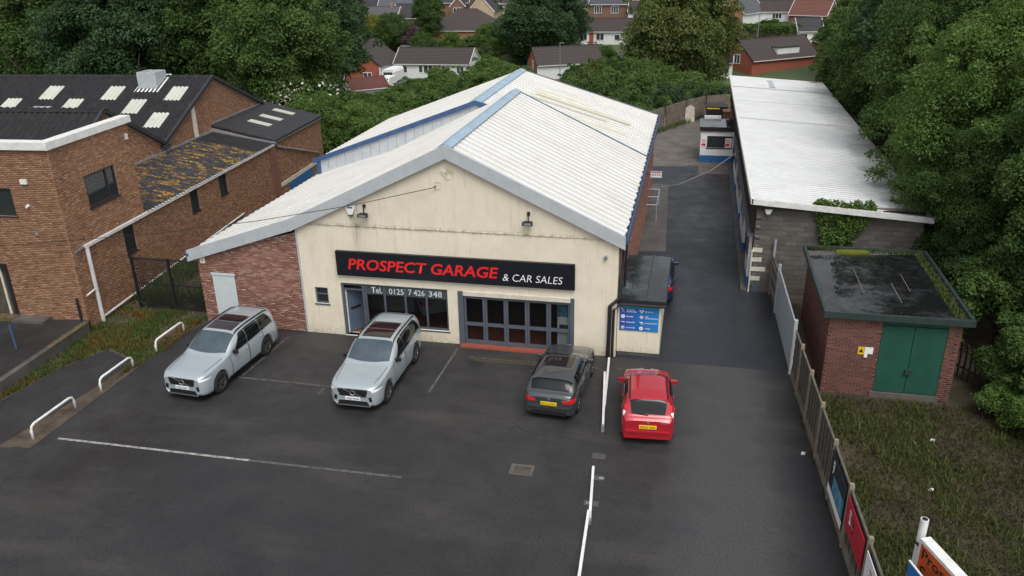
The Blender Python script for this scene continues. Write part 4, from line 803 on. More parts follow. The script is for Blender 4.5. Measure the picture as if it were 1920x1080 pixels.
tf = thing('timber_fence', 'short dark plank fence beside the right wall of the substation', 'fence')
for k in range(15): x, y = 24.55+k*.12, 1.2-k*.19; MB().box(x-.012, x+.012, y-.085, y+.085, 0, 1.35+.04*math.sin(k*2.3)).build('plank', 'fence_wood', tf)
for z in (.4, 1.05): MB().beam((24.6, 1.3, z), (26.3, -1.5, z), .05, .08).build('rail', 'fence_wood', tf)
# hoops
for i, (ya, yb_, lab) in enumerate(((-9.2, -7.2, 'white tubular hoop rail nearest the painted white line'), (-6.0, -4.15, 'white tubular hoop rail in the middle of its row'), (-2.85, -.95, 'white tubular hoop rail nearest the brick lean-to'))):
    x = -5.42+.12*i; pts = [(x, ya, -.02), (x, ya, .32), (x, ya+.06, .44), (x, ya+.18, .5), (x, yb_-.18, .5), (x, yb_-.06, .44), (x, yb_, .32), (x, yb_, -.02)]
    t = thing('hoop_rail', lab, 'rail', (0, 0, 0), group='white hoop rails along the car park edge'); MB().tube(pts, .045, 10).build('hoop', 'white_worn', t, smooth=True)
# folded white barrier arms lying along the parking edge
for i, (a, b, lab) in enumerate((((12.5, -.35), (12.72, -3.9), 'folded white barrier arm starting at the garage downpipe'), ((12.5, -1.85), (12.82, -5.25), 'folded white barrier arm beside the red hatchback'), ((12.78, -7.45), (12.98, -9.9), 'upper folded white barrier arm by the ground sockets'), ((12.94, -9.8), (13.05, -13.2), 'lower folded white barrier arm by the ground sockets'))):
    t = thing('barrier_arm', lab, 'barrier', (0, 0, 0), group='folded white barrier arms'); z = .07+.09*(i % 2); z2 = .3 if i in (1, 3) else .1
    MB().beam((*a, z2), (*b, z), .075, .075).build('arm', 'white_worn', t); MB().box(b[0]-.05, b[0]+.05, b[1]-.1, b[1]+.04, 0, z+.06).build('hinge', 'grey_metal', t)
    if z2 > .2: MB().box(a[0]-.04, a[0]+.04, a[1]-.04, a[1]+.04, 0, z2).build('rest_post', 'white_worn', t)
for (x, y, s, lab) in ((23.05, -3.95, .08, 'white litter scrap on the grass nearest the substation'), (22.38, -6.66, .085, 'white litter scrap alone in the middle of the grass plot'), (19.02, -5.44, .07, 'white litter scrap at the foot of the panel fence')):
    tag(MB().prism([(x-s, y-s*.5), (x+s*.6, y-s*.7), (x+s, y+s*.4), (x-s*.3, y+s*.6)], 'z', .0, .06).build('litter', 'litter'), lab, 'litter')
# ================================================================ CARS  (local +x = forward, x = 0 at the rear bumper)
def smooth_curve(pts):
    xs = np.array([p[0] for p in pts], float); ys = np.array([p[1] for p in pts], float)
    h = np.diff(xs); s = np.diff(ys)/h; m = np.zeros(len(xs)); m[0], m[-1] = s[0], s[-1]
    for i in range(1, len(xs)-1): m[i] = 0 if s[i-1]*s[i] <= 0 else 2*s[i-1]*s[i]/(s[i-1]+s[i])
    def f(x):
        x = min(max(x, xs[0]), xs[-1]); i = min(int(np.searchsorted(xs, x, side='right')-1), len(xs)-2); t = (x-xs[i])/h[i]
        return float((2*t**3-3*t*t+1)*ys[i]+(t**3-2*t*t+t)*h[i]*m[i]+(-2*t**3+3*t*t)*ys[i+1]+(t**3-t*t)*h[i]*m[i+1])
    return f
class Car:
    def __init__(s, D):
        s.__dict__.update(D); L = D['L']; fl = lambda pts: smooth_curve(sorted((L-a, b) for a, b in pts))
        s.top, s.belt, s.wid = fl(D['top']), fl(D['beltc']), fl(D['widc']); s.wx = [D['L']-D['fo']-D['wb'], D['L']-D['fo']]
    def low(s, x):
        z = s.clear + .10*max(0, 1-x/.35)**2 + .06*max(0, 1-(s.L-x)/.35)**2
        for wx in s.wx:
            d = abs(x-wx); ra = s.Rw+.055
            if d < ra: z = max(z, s.Rw+math.sqrt(ra*ra-d*d))
        return z
    def yside(s, x, z):
        wb, zb = s.wid(x), s.belt(x)
        if z <= zb:
            t = (z-s.clear)/(zb-s.clear); return wb*float(np.interp(t, [0, .18, .45, .72, .93, 1], [.945, .985, 1.0, .99, .965, .945]))
        h = max(s.top(x)-zb, 1e-3); t = min((z-zb)/h, .999); return wb*.945*(1-t**s.m)**(1/s.n)
    def ztop(s, x, y):
        wb, zb = s.wid(x)*.945, s.belt(x); h = max(s.top(x)-zb, 1e-3); t = min(abs(y)/wb, .9999); return zb+h*(1-t**s.n)**(1/s.m)
    def section(s, x):
        zb, zl, wb = s.belt(x), s.low(x), s.wid(x)*.945; pts = [(max(s.yside(x, zl)-.22, .2), zl)]
        for k in range(9): z = zl+(zb-zl)*k/8 if zl < zb else zb; pts.append((s.yside(x, z), z))
        h = max(s.top(x)-zb, 1e-3)
        for k in range(1, 15): a = math.pi/2*k/14; pts.append((wb*math.cos(a)**(2/s.n), zb+h*math.sin(a)**(2/s.m)))
        return pts
def build_car(name, label, D, paintm, loc, rotz, plates, group=None, rear_plate=True):
    c = Car(D); L, Wd = D['L'], D['W']; T = thing(name, label, 'car', loc, rotz, group)
    xs = sorted(set(np.round(np.concatenate([np.linspace(0, L, 90), np.linspace(0, .45, 20), np.linspace(L-.45, L, 20), *[np.linspace(w-D['Rw']-.06, w+D['Rw']+.06, 25) for w in c.wx]]), 4)))
    rows = []
    for x in xs: sec = c.section(x); rows.append([(x, -y, z) for y, z in sec] + [(x, y, z) for y, z in reversed(sec[:-1])])
    mb = MB(); mb.grid(rows); n = len(rows[0])
    mb.poly(rows[0][::-1]); mb.poly(rows[-1])
    for i in range(len(rows)-1): mb.poly([rows[i][0], rows[i+1][0], rows[i+1][-1], rows[i][-1]], 1)
    body = mb.build('body', [paintm, 'black_plastic'], T, smooth=True)
    MB().box(.25, L-.25, -Wd*.36, Wd*.36, D['clear']+.02, .62).build('underbody', 'black_plastic', body)
    def side_patch(nm, xa, xb, zlo, zhi, mat, sgn, off=.006, parent=T, nx=14, nz=6):
        rws = []
        for i in range(nx+1):
            t = i/nx; z0, z1 = zlo(t), zhi(t); r_ = []
            for j in range(nz+1):
                z = z0+(z1-z0)*j/nz; x = (xa(j/nz) if callable(xa) else xa)*(1-t)+(xb(j/nz) if callable(xb) else xb)*t
                r_.append((x, sgn*(c.yside(x, z)+off), z+off*.3))
            rws.append(r_)
        return MB().grid(rws).build(nm, mat, parent, smooth=True, recalc=False)
    def top_patch(nm, xa, xb, fa, fb, mat, dx=0.0, dz=.008, parent=T, nx=12, ny=14, bow=0.0):
        rws = []
        for i in range(nx+1):
            t = i/nx; r_ = []
            for j in range(ny+1):
                q = -1+2*j/ny; x = xa+(xb-xa)*t+bow*(q*q)*(1-t); y = q*(fa+(fb-fa)*t)*c.wid(x)*.945; r_.append((x+dx, y, c.ztop(x, y)+dz))
            rws.append(r_)
        return MB().grid(rws).build(nm, mat, parent, smooth=True, recalc=False)
    # glass
    ws = D['screen']; top_patch('windscreen', L-ws[0], L-ws[1], .86, .80, 'screen_glass', .004, .010, bow=-.12)
    rs = D['rear']; top_patch('rear_window', L-rs[1], L-rs[0], rs[2], rs[3], 'car_glass', -.012, .006)
    for sg in (-1, 1):
        for (xa0, xa1, xb0, xb1) in D['windows']:   # distance from the front at sill (0) and head (1)
            xa = lambda j, a=xa0, b=xa1: L-(a+(b-a)*j); xb = lambda j, a=xb0, b=xb1: L-(a+(b-a)*j)
            zl = lambda t: c.belt(L-(xa0*(1-t)+xb0*t))+.035; zh = lambda t: c.belt(L-(xa0*(1-t)+xb0*t))+D['glass_h']*(c.top(L-(xa1*(1-t)+xb1*t))-c.belt(L-(xa1*(1-t)+xb1*t)))
            side_patch('side_window', xa, xb, zl, zh, 'car_glass', sg)
        for (a, b) in D['doors']:
            d = side_patch('door', L-a, L-b, lambda t: max(c.clear+.12, c.low(L-(a*(1-t)+b*t))+.03), lambda t: c.belt(L-(a*(1-t)+b*t))-.01, paintm, sg, .004)
            hx = L-b+.18; hz = c.belt(hx)-.13; yy = c.yside(hx, hz); MB().beam((hx-.09, sg*(yy+.02), hz), (hx+.09, sg*(yy+.02), hz), .03, .025).build('handle', paintm, d)
        for gx in sorted({v for a, b in D['doors'] for v in (a-.0, b+.0)}):
            side_patch('panel_gap', L-gx-.011, L-gx+.011, lambda t: max(c.clear+.1, c.low(L-gx)+.02), lambda t: c.belt(L-gx)+.01, 'black_plastic', sg, .0065, nx=1, nz=8)
        side_patch('sill_trim', c.wx[0]+D['Rw']+.1, c.wx[1]-D['Rw']-.1, lambda t: c.clear+.005, lambda t: c.clear+.10, 'black_plastic', sg, .008, nx=6, nz=2)
        rws = []
        for k in range(15): x = L-(.3+(D['screen'][0]-.42)*k/14); q = .80+.06*k/14; rws.append([(x, sg*c.wid(x)*.945*qq, c.ztop(x, c.wid(x)*.945*qq)+.004) for qq in (q, q+.02)])
        MB().grid(rws).build('bonnet_gap', 'black_plastic', T, recalc=False)
        # mirrors
        mx = L-D['mirror']; mz = c.belt(mx)+.1; my = c.yside(mx, c.belt(mx)); mb = MB().prism([(mx-.07, sg*(my-.03)), (mx+.06, sg*(my-.03)), (mx+.07, sg*(my+.08)), (mx+.03, sg*(my+.17)), (mx-.02, sg*(my+.19)), (mx-.06, sg*(my+.16))], 'z', mz-.06, mz+.06); mb.build('mirror', D['mirror_mat'], T)
        # lamps
        lz = D['lampz']; side_patch('headlight', L-.44, L-.012, lambda t: lz+.045-.035*t, lambda t: lz+.06+.05*t if D.get('lamp_taper') else lz+.15, 'lamp_glass', sg, .008)
        tzl = D['tail']
        def lamp(nm, za, zb_, ln, mat, off):
            rws = []
            for j in range(9):
                z = za+(zb_-za)*j/8; x = .012
                while c.top(x) < z+.11*(c.top(x+.3)-c.belt(x+.3)) and x < .9: x += .004
                rws.append([(x+ln*i/4-.004, sg*(c.yside(x+ln*i/4, z)+off), z) for i in range(5)])
            return MB().grid(rws).build(nm, mat, T, smooth=True, recalc=False)
        lamp('tail_light', tzl[0], tzl[1], tzl[2], 'tail_red', .01)
        if 'tail_in' in D:
            y0, y1, za, zb_ = D['tail_in']; MB().prism([(sg*y0, za), (sg*y1, za), (sg*y1, zb_), (sg*y0, zb_-.02)], 'x', -.012, .02).build('tail_light', 'tail_red', T)
        if 'tail_white' in D:
            za, zb_ = D['tail_white']; lamp('reversing_light', za, zb_, .12, 'lamp_glass', .016)
        # wheels
        for wx in c.wx:
            yo = sg*(Wd/2-.02); r_ = D['Rw']; prof = [(.60*r_, -.005), (.66*r_, .0), (.93*r_, .0), (r_, -.03), (r_, -.17), (.9*r_, -.2), (.5*r_, -.2)]; rws = []
            for k in range(29): a = 2*math.pi*k/28; rws.append([(wx+q*math.cos(a), yo+sg*w_, r_+q*math.sin(a)) for q, w_ in prof])
            wh = MB().grid(rws).build('wheel', 'tyre', T, smooth=True)
            mb = MB(); rows2 = []
            for k in range(29): a = 2*math.pi*k/28; rows2.append([(wx+q*math.cos(a), yo+sg*w_, r_+q*math.sin(a)) for q, w_ in ((.62*r_, -.006), (.58*r_, -.012), (.55*r_, -.05))])
            mb.grid(rows2)
            for k in range(5):
                for da in (-.16, .16): a = 2*math.pi*k/5+.3; mb.beam((wx+.06*math.cos(a), yo-sg*.03, r_+.06*math.sin(a)), (wx+.58*r_*math.cos(a+da), yo-sg*.015, r_+.58*r_*math.sin(a+da)), .02, .035, up=(0, 1, 0))
            mb.tube([(wx, yo-sg*.05, r_), (wx, yo-sg*.012, r_)], .06, 10); mb.build('rim', D['rim'], wh)
            MB().tube([(wx, yo-sg*.1, r_), (wx, yo-sg*.06, r_)], .56*r_, 20).build('brake_disc', 'black_plastic', wh)
        if D.get('rails'):
            pts = []
            for k in range(13): x = L-(D['rails'][0]+(D['rails'][1]-D['rails'][0])*k/12); y = c.wid(x)*.72; pts.append((x, sg*y, c.ztop(x, y)+(.045 if 0 < k < 12 else .0)))
            MB().tube(pts, .025, 6).build('roof_rail', 'black_plastic', T)
        if D.get('gutters'):
            rws = []
            for k in range(13): x = L-(D['gutters'][0]+(D['gutters'][1]-D['gutters'][0])*k/12); rws.append([(x, sg*c.wid(x)*q, c.ztop(x, c.wid(x)*q)+.006) for q in (.67, .73)])
            MB().grid(rws).build('roof_gutter', 'black_plastic', T, recalc=False)
    if D.get('sunroof'):
        for (a, b) in D['sunroof']: top_patch('sunroof', L-b, L-a, .60, .60, 'sunroof_glass', 0, .008)
    if D.get('spoiler'): a, b = D['spoiler']; top_patch('spoiler', L-b, L-a, .86, .86, paintm, -.04, .02)
    # front and rear details
    fx = L+.004
    if D.get('grille'):
        g0, g1, gw = D['grille']; gr = MB().prism([(-gw, g1), (gw, g1), (gw*1.02, g1-.06), (gw*.9, g0), (-gw*.9, g0), (-gw*1.02, g1-.06)], 'x', L-.02, fx+.012).build('grille', 'black_plastic', T)
        for k in range(15): y = -gw*.88+k*gw*1.76/14; MB().box(fx+.012, fx+.018, y-.008, y+.008, g0+.02, g1-.03).build('grille_bar', 'black_metal', gr)
        zc = (g0+g1)/2; bd = MB().tube([(fx+.014, .085*math.cos(a), zc+.085*math.sin(a)) for a in np.linspace(0, 2*math.pi, 17)], .014, 5).build('badge', 'chrome', gr); MB().beam((fx+.02, .32, zc-.13), (fx+.02, .09, zc-.03), .012, .02, up=(1, 0, 0)).build('badge_bar', 'chrome', gr); MB().beam((fx+.02, -.32, zc+.13), (fx+.02, -.09, zc+.03), .012, .02, up=(1, 0, 0)).build('badge_bar', 'chrome', gr)
        MB().prism([(-.5, .46), (.5, .46), (.58, .30), (-.58, .30)], 'x', L-.03, fx+.008).build('lower_grille', 'black_plastic', T); MB().beam((fx+.012, -.6, .285), (fx+.012, .6, .285), .03, .03).build('skid_trim', 'chrome', T)
        for sg in (-1, 1): MB().prism([(sg*.56, .62), (sg*.66, .66), (sg*.69, .50), (sg*.60, .46)], 'x', L-.03, fx+.008).build('fog_recess', 'black_plastic', T); MB().beam((fx+.01, sg*.58, .285), (fx+.0, sg*.7, .40), .03, .03).build('skid_trim', 'chrome', T)
        pl = MB().box(fx, fx+.03, -.27, .27, .50, .615).build('number_plate', 'plate_white', T); text(plates, 'black_metal', pl, (fx+.032, 0, .557), .46, .075, face='+x', weight=.02, name='characters')
    if rear_plate and D.get('rplate'):
        pz = D['rplate']; pl = MB().box(-.03, .0, -.27, .27, pz, pz+.115).build('number_plate', 'plate_yellow', T); text(plates, 'black_metal', pl, (-.032, 0, pz+.0575), .46, .075, face='-x', weight=.02, name='characters')
        MB().beam((-.015, -Wd*.4, D['bumper']), (-.015, Wd*.4, D['bumper']), .07, .06).build('bumper_ledge', paintm, T)
        MB().box(-.02, .05, -Wd*.33, Wd*.33, D['clear']+.06, D['clear']+.2).build('lower_valance', 'black_plastic', T) if D.get('valance') else None
        MB().tube([(-.012, 0, pz+.23), (.0, 0, pz+.23)], .045, 10).build('badge', 'chrome', T)
        MB().box(-.008, .0, -Wd*.36, -Wd*.24, pz+.2, pz+.225).build('badge_script', 'chrome', T)
    if D.get('wiper'): x = .02; MB().beam((D['wiper'][0], 0, D['wiper'][1]), (D['wiper'][0]+.02, .38, D['wiper'][1]+.05), .03, .02).build('wiper', 'black_plastic', T)
    return T
SUV = dict(L=4.95, W=1.93, fo=.92, wb=2.98, Rw=.40, clear=.26, m=3.0, n=5.0, rim='rim', mirror_mat='black_plastic',
  top=[(0, .93), (.06, .985), (.25, 1.04), (.8, 1.10), (1.3, 1.15), (1.45, 1.2), (2.15, 1.63), (2.5, 1.715), (3.1, 1.75), (4.0, 1.72), (4.55, 1.66), (4.68, 1.60), (4.82, 1.25), (4.92, 1.02), (4.95, .95)],
  beltc=[(0, .84), (.25, .93), (1.2, 1.03), (3.0, 1.08), (4.4, 1.14), (4.75, 1.12), (4.95, .85)],
  widc=[(0, .70), (.08, .80), (.22, .885), (.5, .94), (.95, .962), (3.9, .965), (4.5, .94), (4.8, .88), (4.95, .79)],
  screen=(1.45, 2.28), rear=(4.62, 4.80, .78, .84), windows=[(1.85, 2.42, 2.74, 2.74), (2.76, 2.76, 3.63, 3.59), (3.65, 3.61, 4.5, 4.25)], glass_h=.86, doors=[(1.62, 2.74), (2.76, 3.72)], mirror=1.88, lampz=.80, lamp_taper=True, tail=(.95, 1.5, .12),
  rails=(2.3, 4.5), sunroof=[(2.42, 3.0), (3.03, 3.62)], spoiler=(4.52, 4.66), grille=(.64, .90, .52))
a3 = dict(L=4.31, W=1.79, fo=.88, wb=2.62, Rw=.325, clear=.19, m=2.3, n=3.6, rim='rim', mirror_mat='paint_grey',
  top=[(0, .66), (.06, .72), (.3, .82), (.9, .95), (1.15, .98), (1.3, 1.02), (2.0, 1.36), (2.4, 1.42), (3.1, 1.41), (3.6, 1.35), (3.78, 1.30), (4.12, 1.02), (4.25, .96), (4.31, .88)],
  beltc=[(0, .6), (.3, .75), (1.2, .9), (3.0, .96), (3.9, .99), (4.2, .93), (4.31, .80)], widc=[(0, .62), (.08, .73), (.25, .82), (.6, .88), (1.2, .893), (3.5, .893), (3.95, .865), (4.2, .80), (4.31, .72)],
  screen=(1.28, 2.05), rear=(3.74, 4.08, .80, .84), windows=[(1.7, 2.2, 2.42, 2.42), (2.48, 2.48, 3.35, 3.25), (3.4, 3.3, 3.75, 3.5)], glass_h=.76, doors=[(1.45, 2.44), (2.46, 3.35)], mirror=1.72, lampz=.6, tail=(.70, .86, .32), tail_in=(.46, .70, .71, .83), rplate=.60, bumper=.53, valance=True, sunroof=[(2.15, 3.05)], spoiler=(3.62, 3.76))
mini = dict(L=3.72, W=1.69, fo=.72, wb=2.36, Rw=.295, clear=.19, m=2.8, n=3.6, rim='rim', mirror_mat='paint_red',
  top=[(0, .74), (.06, .8), (.3, .9), (.75, 1.0), (.95, 1.05), (1.65, 1.48), (2.0, 1.57), (2.8, 1.58), (3.2, 1.54), (3.34, 1.49), (3.58, 1.04), (3.66, .98), (3.72, .93)],
  beltc=[(0, .66), (.3, .82), (1.0, .93), (2.6, 1.0), (3.3, 1.02), (3.6, .95), (3.72, .84)], widc=[(0, .60), (.08, .70), (.25, .78), (.6, .83), (1.0, .842), (3.1, .842), (3.45, .82), (3.65, .775), (3.72, .73)],
  screen=(.92, 1.72), rear=(3.33, 3.55, .68, .74), windows=[(1.3, 1.8, 2.15, 2.15), (2.2, 2.2, 2.95, 2.9)], glass_h=.78, doors=[(1.1, 2.17), (2.19, 3.0)], mirror=1.35, lampz=.68, tail=(.90, 1.32, .17), tail_white=(1.0, 1.13), rplate=.66, bumper=.55, gutters=(1.75, 3.3), wiper=(.14, 1.05))
HALF = R(90)
sva = build_car('silver_suv', 'silver grey SUV parked in front of the red brick lean-to', SUV, 'paint_silver', (-1.52, -1.12, 0), -HALF-R(4), 'YC25 NGY', 'silver SUVs parked outside the garage')
svb = build_car('silver_suv', 'silver grey SUV parked in front of the showroom window', SUV, 'paint_silver', (4.36, -.72, 0), -HALF, 'YH25 WWN', 'silver SUVs parked outside the garage')
build_car('grey_hatchback', 'dark grey hatchback parked nose in at the folding glass doors', a3, 'paint_grey', (10.98, -4.98, 0), HALF-R(3), 'DC13 DYC')
build_car('red_hatchback', 'small bright red hatchback parked beside the white barrier arms', mini, 'paint_red', (14.28, -5.92, 0), HALF+R(4), 'DS12 TKC')
build_car('blue_hatchback', 'dark blue car mostly hidden behind the side bay', dict(a3, mirror_mat='paint_blue'), 'paint_blue', (13.78, 5.15, 0), HALF, '', rear_plate=False)
build_car('showroom_car', 'pale car with red tail lights seen through the showroom window', dict(a3, mirror_mat='paint_silver'), 'paint_silver', (5.1, 2.2, .015), HALF+R(35), '', rear_plate=False)

# ================================================================ HOUSES ACROSS THE VALLEY
for nm, c in (('wall_white', (.70, .71, .70)), ('wall_red', (.30, .085, .05)), ('wall_orange', (.36, .19, .10)), ('wall_cream', (.48, .38, .24)), ('wall_brown', (.2, .11, .075))): P(nm, c, .85, var=.12, scale=2.5, bmp=.2, bscale=8)
def tile_mat(name, c):
    m, nt, b = new_mat(name); n = noise(nt, 4, 5, .7); r = ramp(nt, n.outputs['Fac'], [(.3, tuple(x*.7 for x in c)), (.7, tuple(x*1.3 for x in c))]); nt.links.new(r.outputs[0], b.inputs['Base Color']); b.inputs['Roughness'].default_value = .7
tile_mat('tile_brown', (.055, .042, .04)); tile_mat('tile_grey', (.085, .09, .10)); tile_mat('tile_red', (.14, .055, .042)); tile_mat('tile_dark', (.038, .036, .038))
def house(name, label, x, y, w, d, wh, rh, rot, wall, gable, roof, wins=(), gwins=(), panels=(), z=None, hip=False, group=None, chimney=None, dormer=None, cat='house'):
    """x,y = middle of the long front; ridge runs along local x; front faces local -y; gwins on the left gable, 'r' ones on the right"""
    T = thing(name, label, cat, (x, y, tz(y) if z is None else z), rot, group)
    MB().box(-w/2, w/2, 0, .2, -1.5, wh).build('wall', wall, T); MB().box(-w/2, w/2, d-.2, d, -1.5, wh).build('wall', wall, T)
    for s in (-1, 1):
        xs_ = sorted((s*w/2, s*(w/2-.2)));
        poly = [(.2, -1.5), (d-.2, -1.5), (d-.2, wh), (d/2, wh+rh-.1), (.2, wh)] if not hip else [(.2, -1.5), (d-.2, -1.5), (d-.2, wh), (.2, wh)]
        MB().prism(poly, 'x', xs_[0]-.01, xs_[1]+.01).build('gable_wall', gable, T)
    # roof: overlapping tile courses
    n = 12; ov = .3; run = d/2+ov; rise = rh*(run/(d/2)); hx = w/2+.15
    for s in (-1, 1):
        mb = MB()
        for k in range(n):
            t0, t1 = k/n, (k+1)/n; ins0, ins1 = (t0*d/2, t1*d/2) if hip else (0, 0)
            yy = lambda t: d/2+s*(run*(1-t)); zz = lambda t: wh+rh-rise*(1-t)
            a, b = (-hx+ins0, hx-ins0), (-hx+ins1, hx-ins1)
            mb.poly([(a[0], yy(t0), zz(t0)+.07), (a[1], yy(t0), zz(t0)+.07), (b[1], yy(t1), zz(t1)+.015), (b[0], yy(t1), zz(t1)+.015)])
            mb.poly([(a[0], yy(t0), zz(t0)-.01), (a[1], yy(t0), zz(t0)-.01), (a[1], yy(t0), zz(t0)+.07), (a[0], yy(t0), zz(t0)+.07)])
        mb.build('roof', roof, T)
        if hip:
            MB().poly([(s*hx, -ov, wh-rise+rh), (s*hx, d+ov, wh-rise+rh), (s*(hx-d/2), d/2, wh+rh+.02)]).build('roof', roof, T)
        else:
            for s2 in (-1, 1): MB().beam((s2*(w/2+.12), d/2+s*run, wh+rh-rise), (s2*(w/2+.12), d/2, wh+rh), .08, .2).build('barge_board', 'white_worn' if gable != 'wall_red' else 'dark_brown', T)
    MB().box(-w/2, w/2, -ov-.08, -ov+.06, wh-rise+rh-.1, wh-rise+rh+.02).build('gutter', 'white_worn', T)
    MB().box(-hx+(d/2 if hip else 0), hx-(d/2 if hip else 0), d/2-.12, d/2+.12, wh+rh-.02, wh+rh+.1).build('ridge', roof, T)
    def win(face, a, zb, ww, hh, mull=1):
        t = .09; fr = MB(); g = MB()
        def bx(m, p, q, z0, z1, o0, o1):
            if face == 'f': m.box(p, q, -o1, -o0, z0, z1)
            elif face == 'l': m.box(-w/2-o1, -w/2-o0, d-q, d-p, z0, z1)
            else: m.box(w/2+o0, w/2+o1, p, q, z0, z1)
        bx(fr, a, a+ww, zb, zb+t, .0, .08); bx(fr, a, a+ww, zb+hh-t, zb+hh, .0, .08); bx(fr, a, a+t, zb+t, zb+hh-t, .0, .08); bx(fr, a+ww-t, a+ww, zb+t, zb+hh-t, .0, .08)
        for k in range(1, mull+1): c_ = a+ww*k/(mull+1); bx(fr, c_-t/2, c_+t/2, zb+t, zb+hh-t, .0, .075)
        o = fr.build('window', 'white_paint', T); bx(g, a+t/2, a+ww-t/2, zb+t/2, zb+hh-t/2, .012, .03); g.build('pane', 'house_glass', o)
    for q in wins: win('f', *q)
    for q in gwins: win(q[0], *q[1:])
    for (a, b, z0, z1, m) in panels: MB().box(a, b, -.05, .0, z0, z1).build('panel', m, T)
    if chimney is not None: MB().box(chimney-.3, chimney+.3, d/2-.3, d/2+.3, wh+rh-.6, wh+rh+.9).build('chimney', wall if wall != 'wall_white' else 'wall_brown', T)
    if dormer:
        a, b, dd, h0, h1, dm = dormer; dr_ = MB().box(a, b, dd, d/2, h0, h1).build('dormer', dm, T); MB().box(a-.15, b+.15, dd-.15, d/2+.1, h1, h1+.14).build('dormer_roof', 'tile_dark', dr_)
    return T
rowg = 'houses on the far hillside'
house('bungalow', 'white bungalow with brown tiled roof and red brick panel beyond bushes', -31.2, 114.8, 14, 7.5, 2.65, 2.25, 0, 'wall_white', 'wall_white', 'tile_brown', wins=[(-6.0, .9, 1.5, 1.3, 0), (-2.4, 1.0, .8, 1.3, 0), (-1.5, .9, 1.8, 1.4, 1), (1.8, .9, 1.6, 1.3, 1), (4.6, .9, 1.4, 1.3, 1)], panels=[(.45, 1.75, 0, 2.6, 'wall_red')])
house('brick_house', 'red brick gabled house beside the far road', -49.3, 116.2, 11, 10, 2.7, 3.6, R(-90), 'wall_white', 'wall_red', 'tile_brown', gwins=[('r', 4.0, 2.4, 1.2, 1.5, 1), ('r', 1.6, 0.2, 1.6, 1.3, 1), ('r', 6.8, .2, 1.6, 1.3, 1)], z=-7, dormer=(-2, 2.5, .5, 2.0, 4.9, 'wall_white'))
house('small_garage', 'small white walled garage with dark red tiled roof', -31.6, 86.5, 6, 5, 2.3, 1.2, R(40), 'wall_white', 'wall_white', 'tile_red', z=-6.5, cat='garage')
house('hip_roof_house', 'large brick house with brown hipped roof and a skylight', -35.0, 149.4, 15, 11, 2.6, 3.9, 0, 'wall_orange', 'wall_orange', 'tile_brown', wins=[(3.5, .6, 1.2, 1.3, 1)], hip=True, z=-4.5)
house('hip_roof_wing', 'lower brick wing with brown hipped roof beside the large brick house', -43.5, 153, 9, 11, 2.6, 3.4, 0, 'wall_orange', 'wall_orange', 'tile_brown', hip=True, z=-4.2)
T = thing('flat_roof_annex', 'white flat roofed annex with two dark windows', 'house', (-30.5, 154, -3.8)); MB().box(-3.4, 3.4, 0, 6, -1.5, 2.9).build('walls', 'wall_white', T); MB().box(-3.7, 3.7, -.3, 6.3, 2.9, 3.15).build('roof', 'tile_grey', T)
for a in (-2.8, .9): MB().box(a, a+1.4, -.06, 0, .6, 1.9).build('window', 'dark_brown', T); MB().box(a+.12, a+1.28, -.07, -.06, .72, 1.78).build('pane', 'house_glass', T)
house('orange_house', 'orange brick house with brown roof above the yellow shrub', -65.5, 171, 9, 8, 2.6, 2.2, 0, 'wall_orange', 'wall_orange', 'tile_dark', wins=[(-.2, 1.2, 1.2, 1.3, 1)], z=-.9); 
house('grey_roof_house', 'house with long grey roof beside the orange brick house', -55.5, 166.5, 10, 9, 2.5, 3.4, R(8), 'wall_cream', 'wall_cream', 'tile_grey', wins=[(1.0, .6, 2.6, 1.4, 3)], z=-1.6)
house('cream_house', 'cream stone house with steep front gable', -36.8, 166, 9, 6, 3.0, 3.2, R(-90), 'wall_cream', 'wall_cream', 'tile_dark', gwins=[('r', 2.2, .9, 1.5, 1.6, 1)], z=-1.9)
house('dark_roof_house', 'dark roofed house behind the cream stone gable', -29, 176, 14, 9, 3.0, 4.0, 0, 'wall_cream', 'wall_cream', 'tile_dark', wins=[(-5, .9, 1.5, 1.4, 1)], z=-1)
for i, (x, y, lab) in enumerate(((-46.5, 176, 'dark roofed house with white fronted porch gable'), (-57.5, 182, 'dark roofed brick house at the top of the hillside'), (-70, 186, 'dark roofed house above the orange brick house'))):
    house('hill_house', lab, x, y, 12, 9, 3.0, 3.8, 0, 'wall_brown', 'wall_brown', 'tile_dark', wins=[(-4.5, .9, 1.4, 1.4, 1), (3, .9, 1.4, 1.4, 1)], z=tz(y), chimney=4.0)
    if i == 0:
        for (px, gm) in ((-52.5, 'wall_white'), (-44.5, 'wall_brown')): house('porch_gable', 'white fronted porch gable of a dark roofed house' if gm == 'wall_white' else 'brown fronted porch gable of a dark roofed house', px, 175.2, 3.4, 3.6, 2.4, 1.9, R(-90), gm, gm, 'tile_dark', gwins=[('r', .7, .7, 2.2, 1.2, 2)], z=-.9)
HK = [('wall_brown', 'tile_dark', 'brown walled hillside house with dark roof in the upper rows'), ('wall_white', 'tile_brown', 'white walled hillside house with brown roof in the upper rows'), ('wall_cream', 'tile_dark', 'cream walled hillside house with dark roof in the upper rows'), ('wall_orange', 'tile_grey', 'orange brick hillside house with grey roof in the upper rows')]
hr_ = random.Random(5)
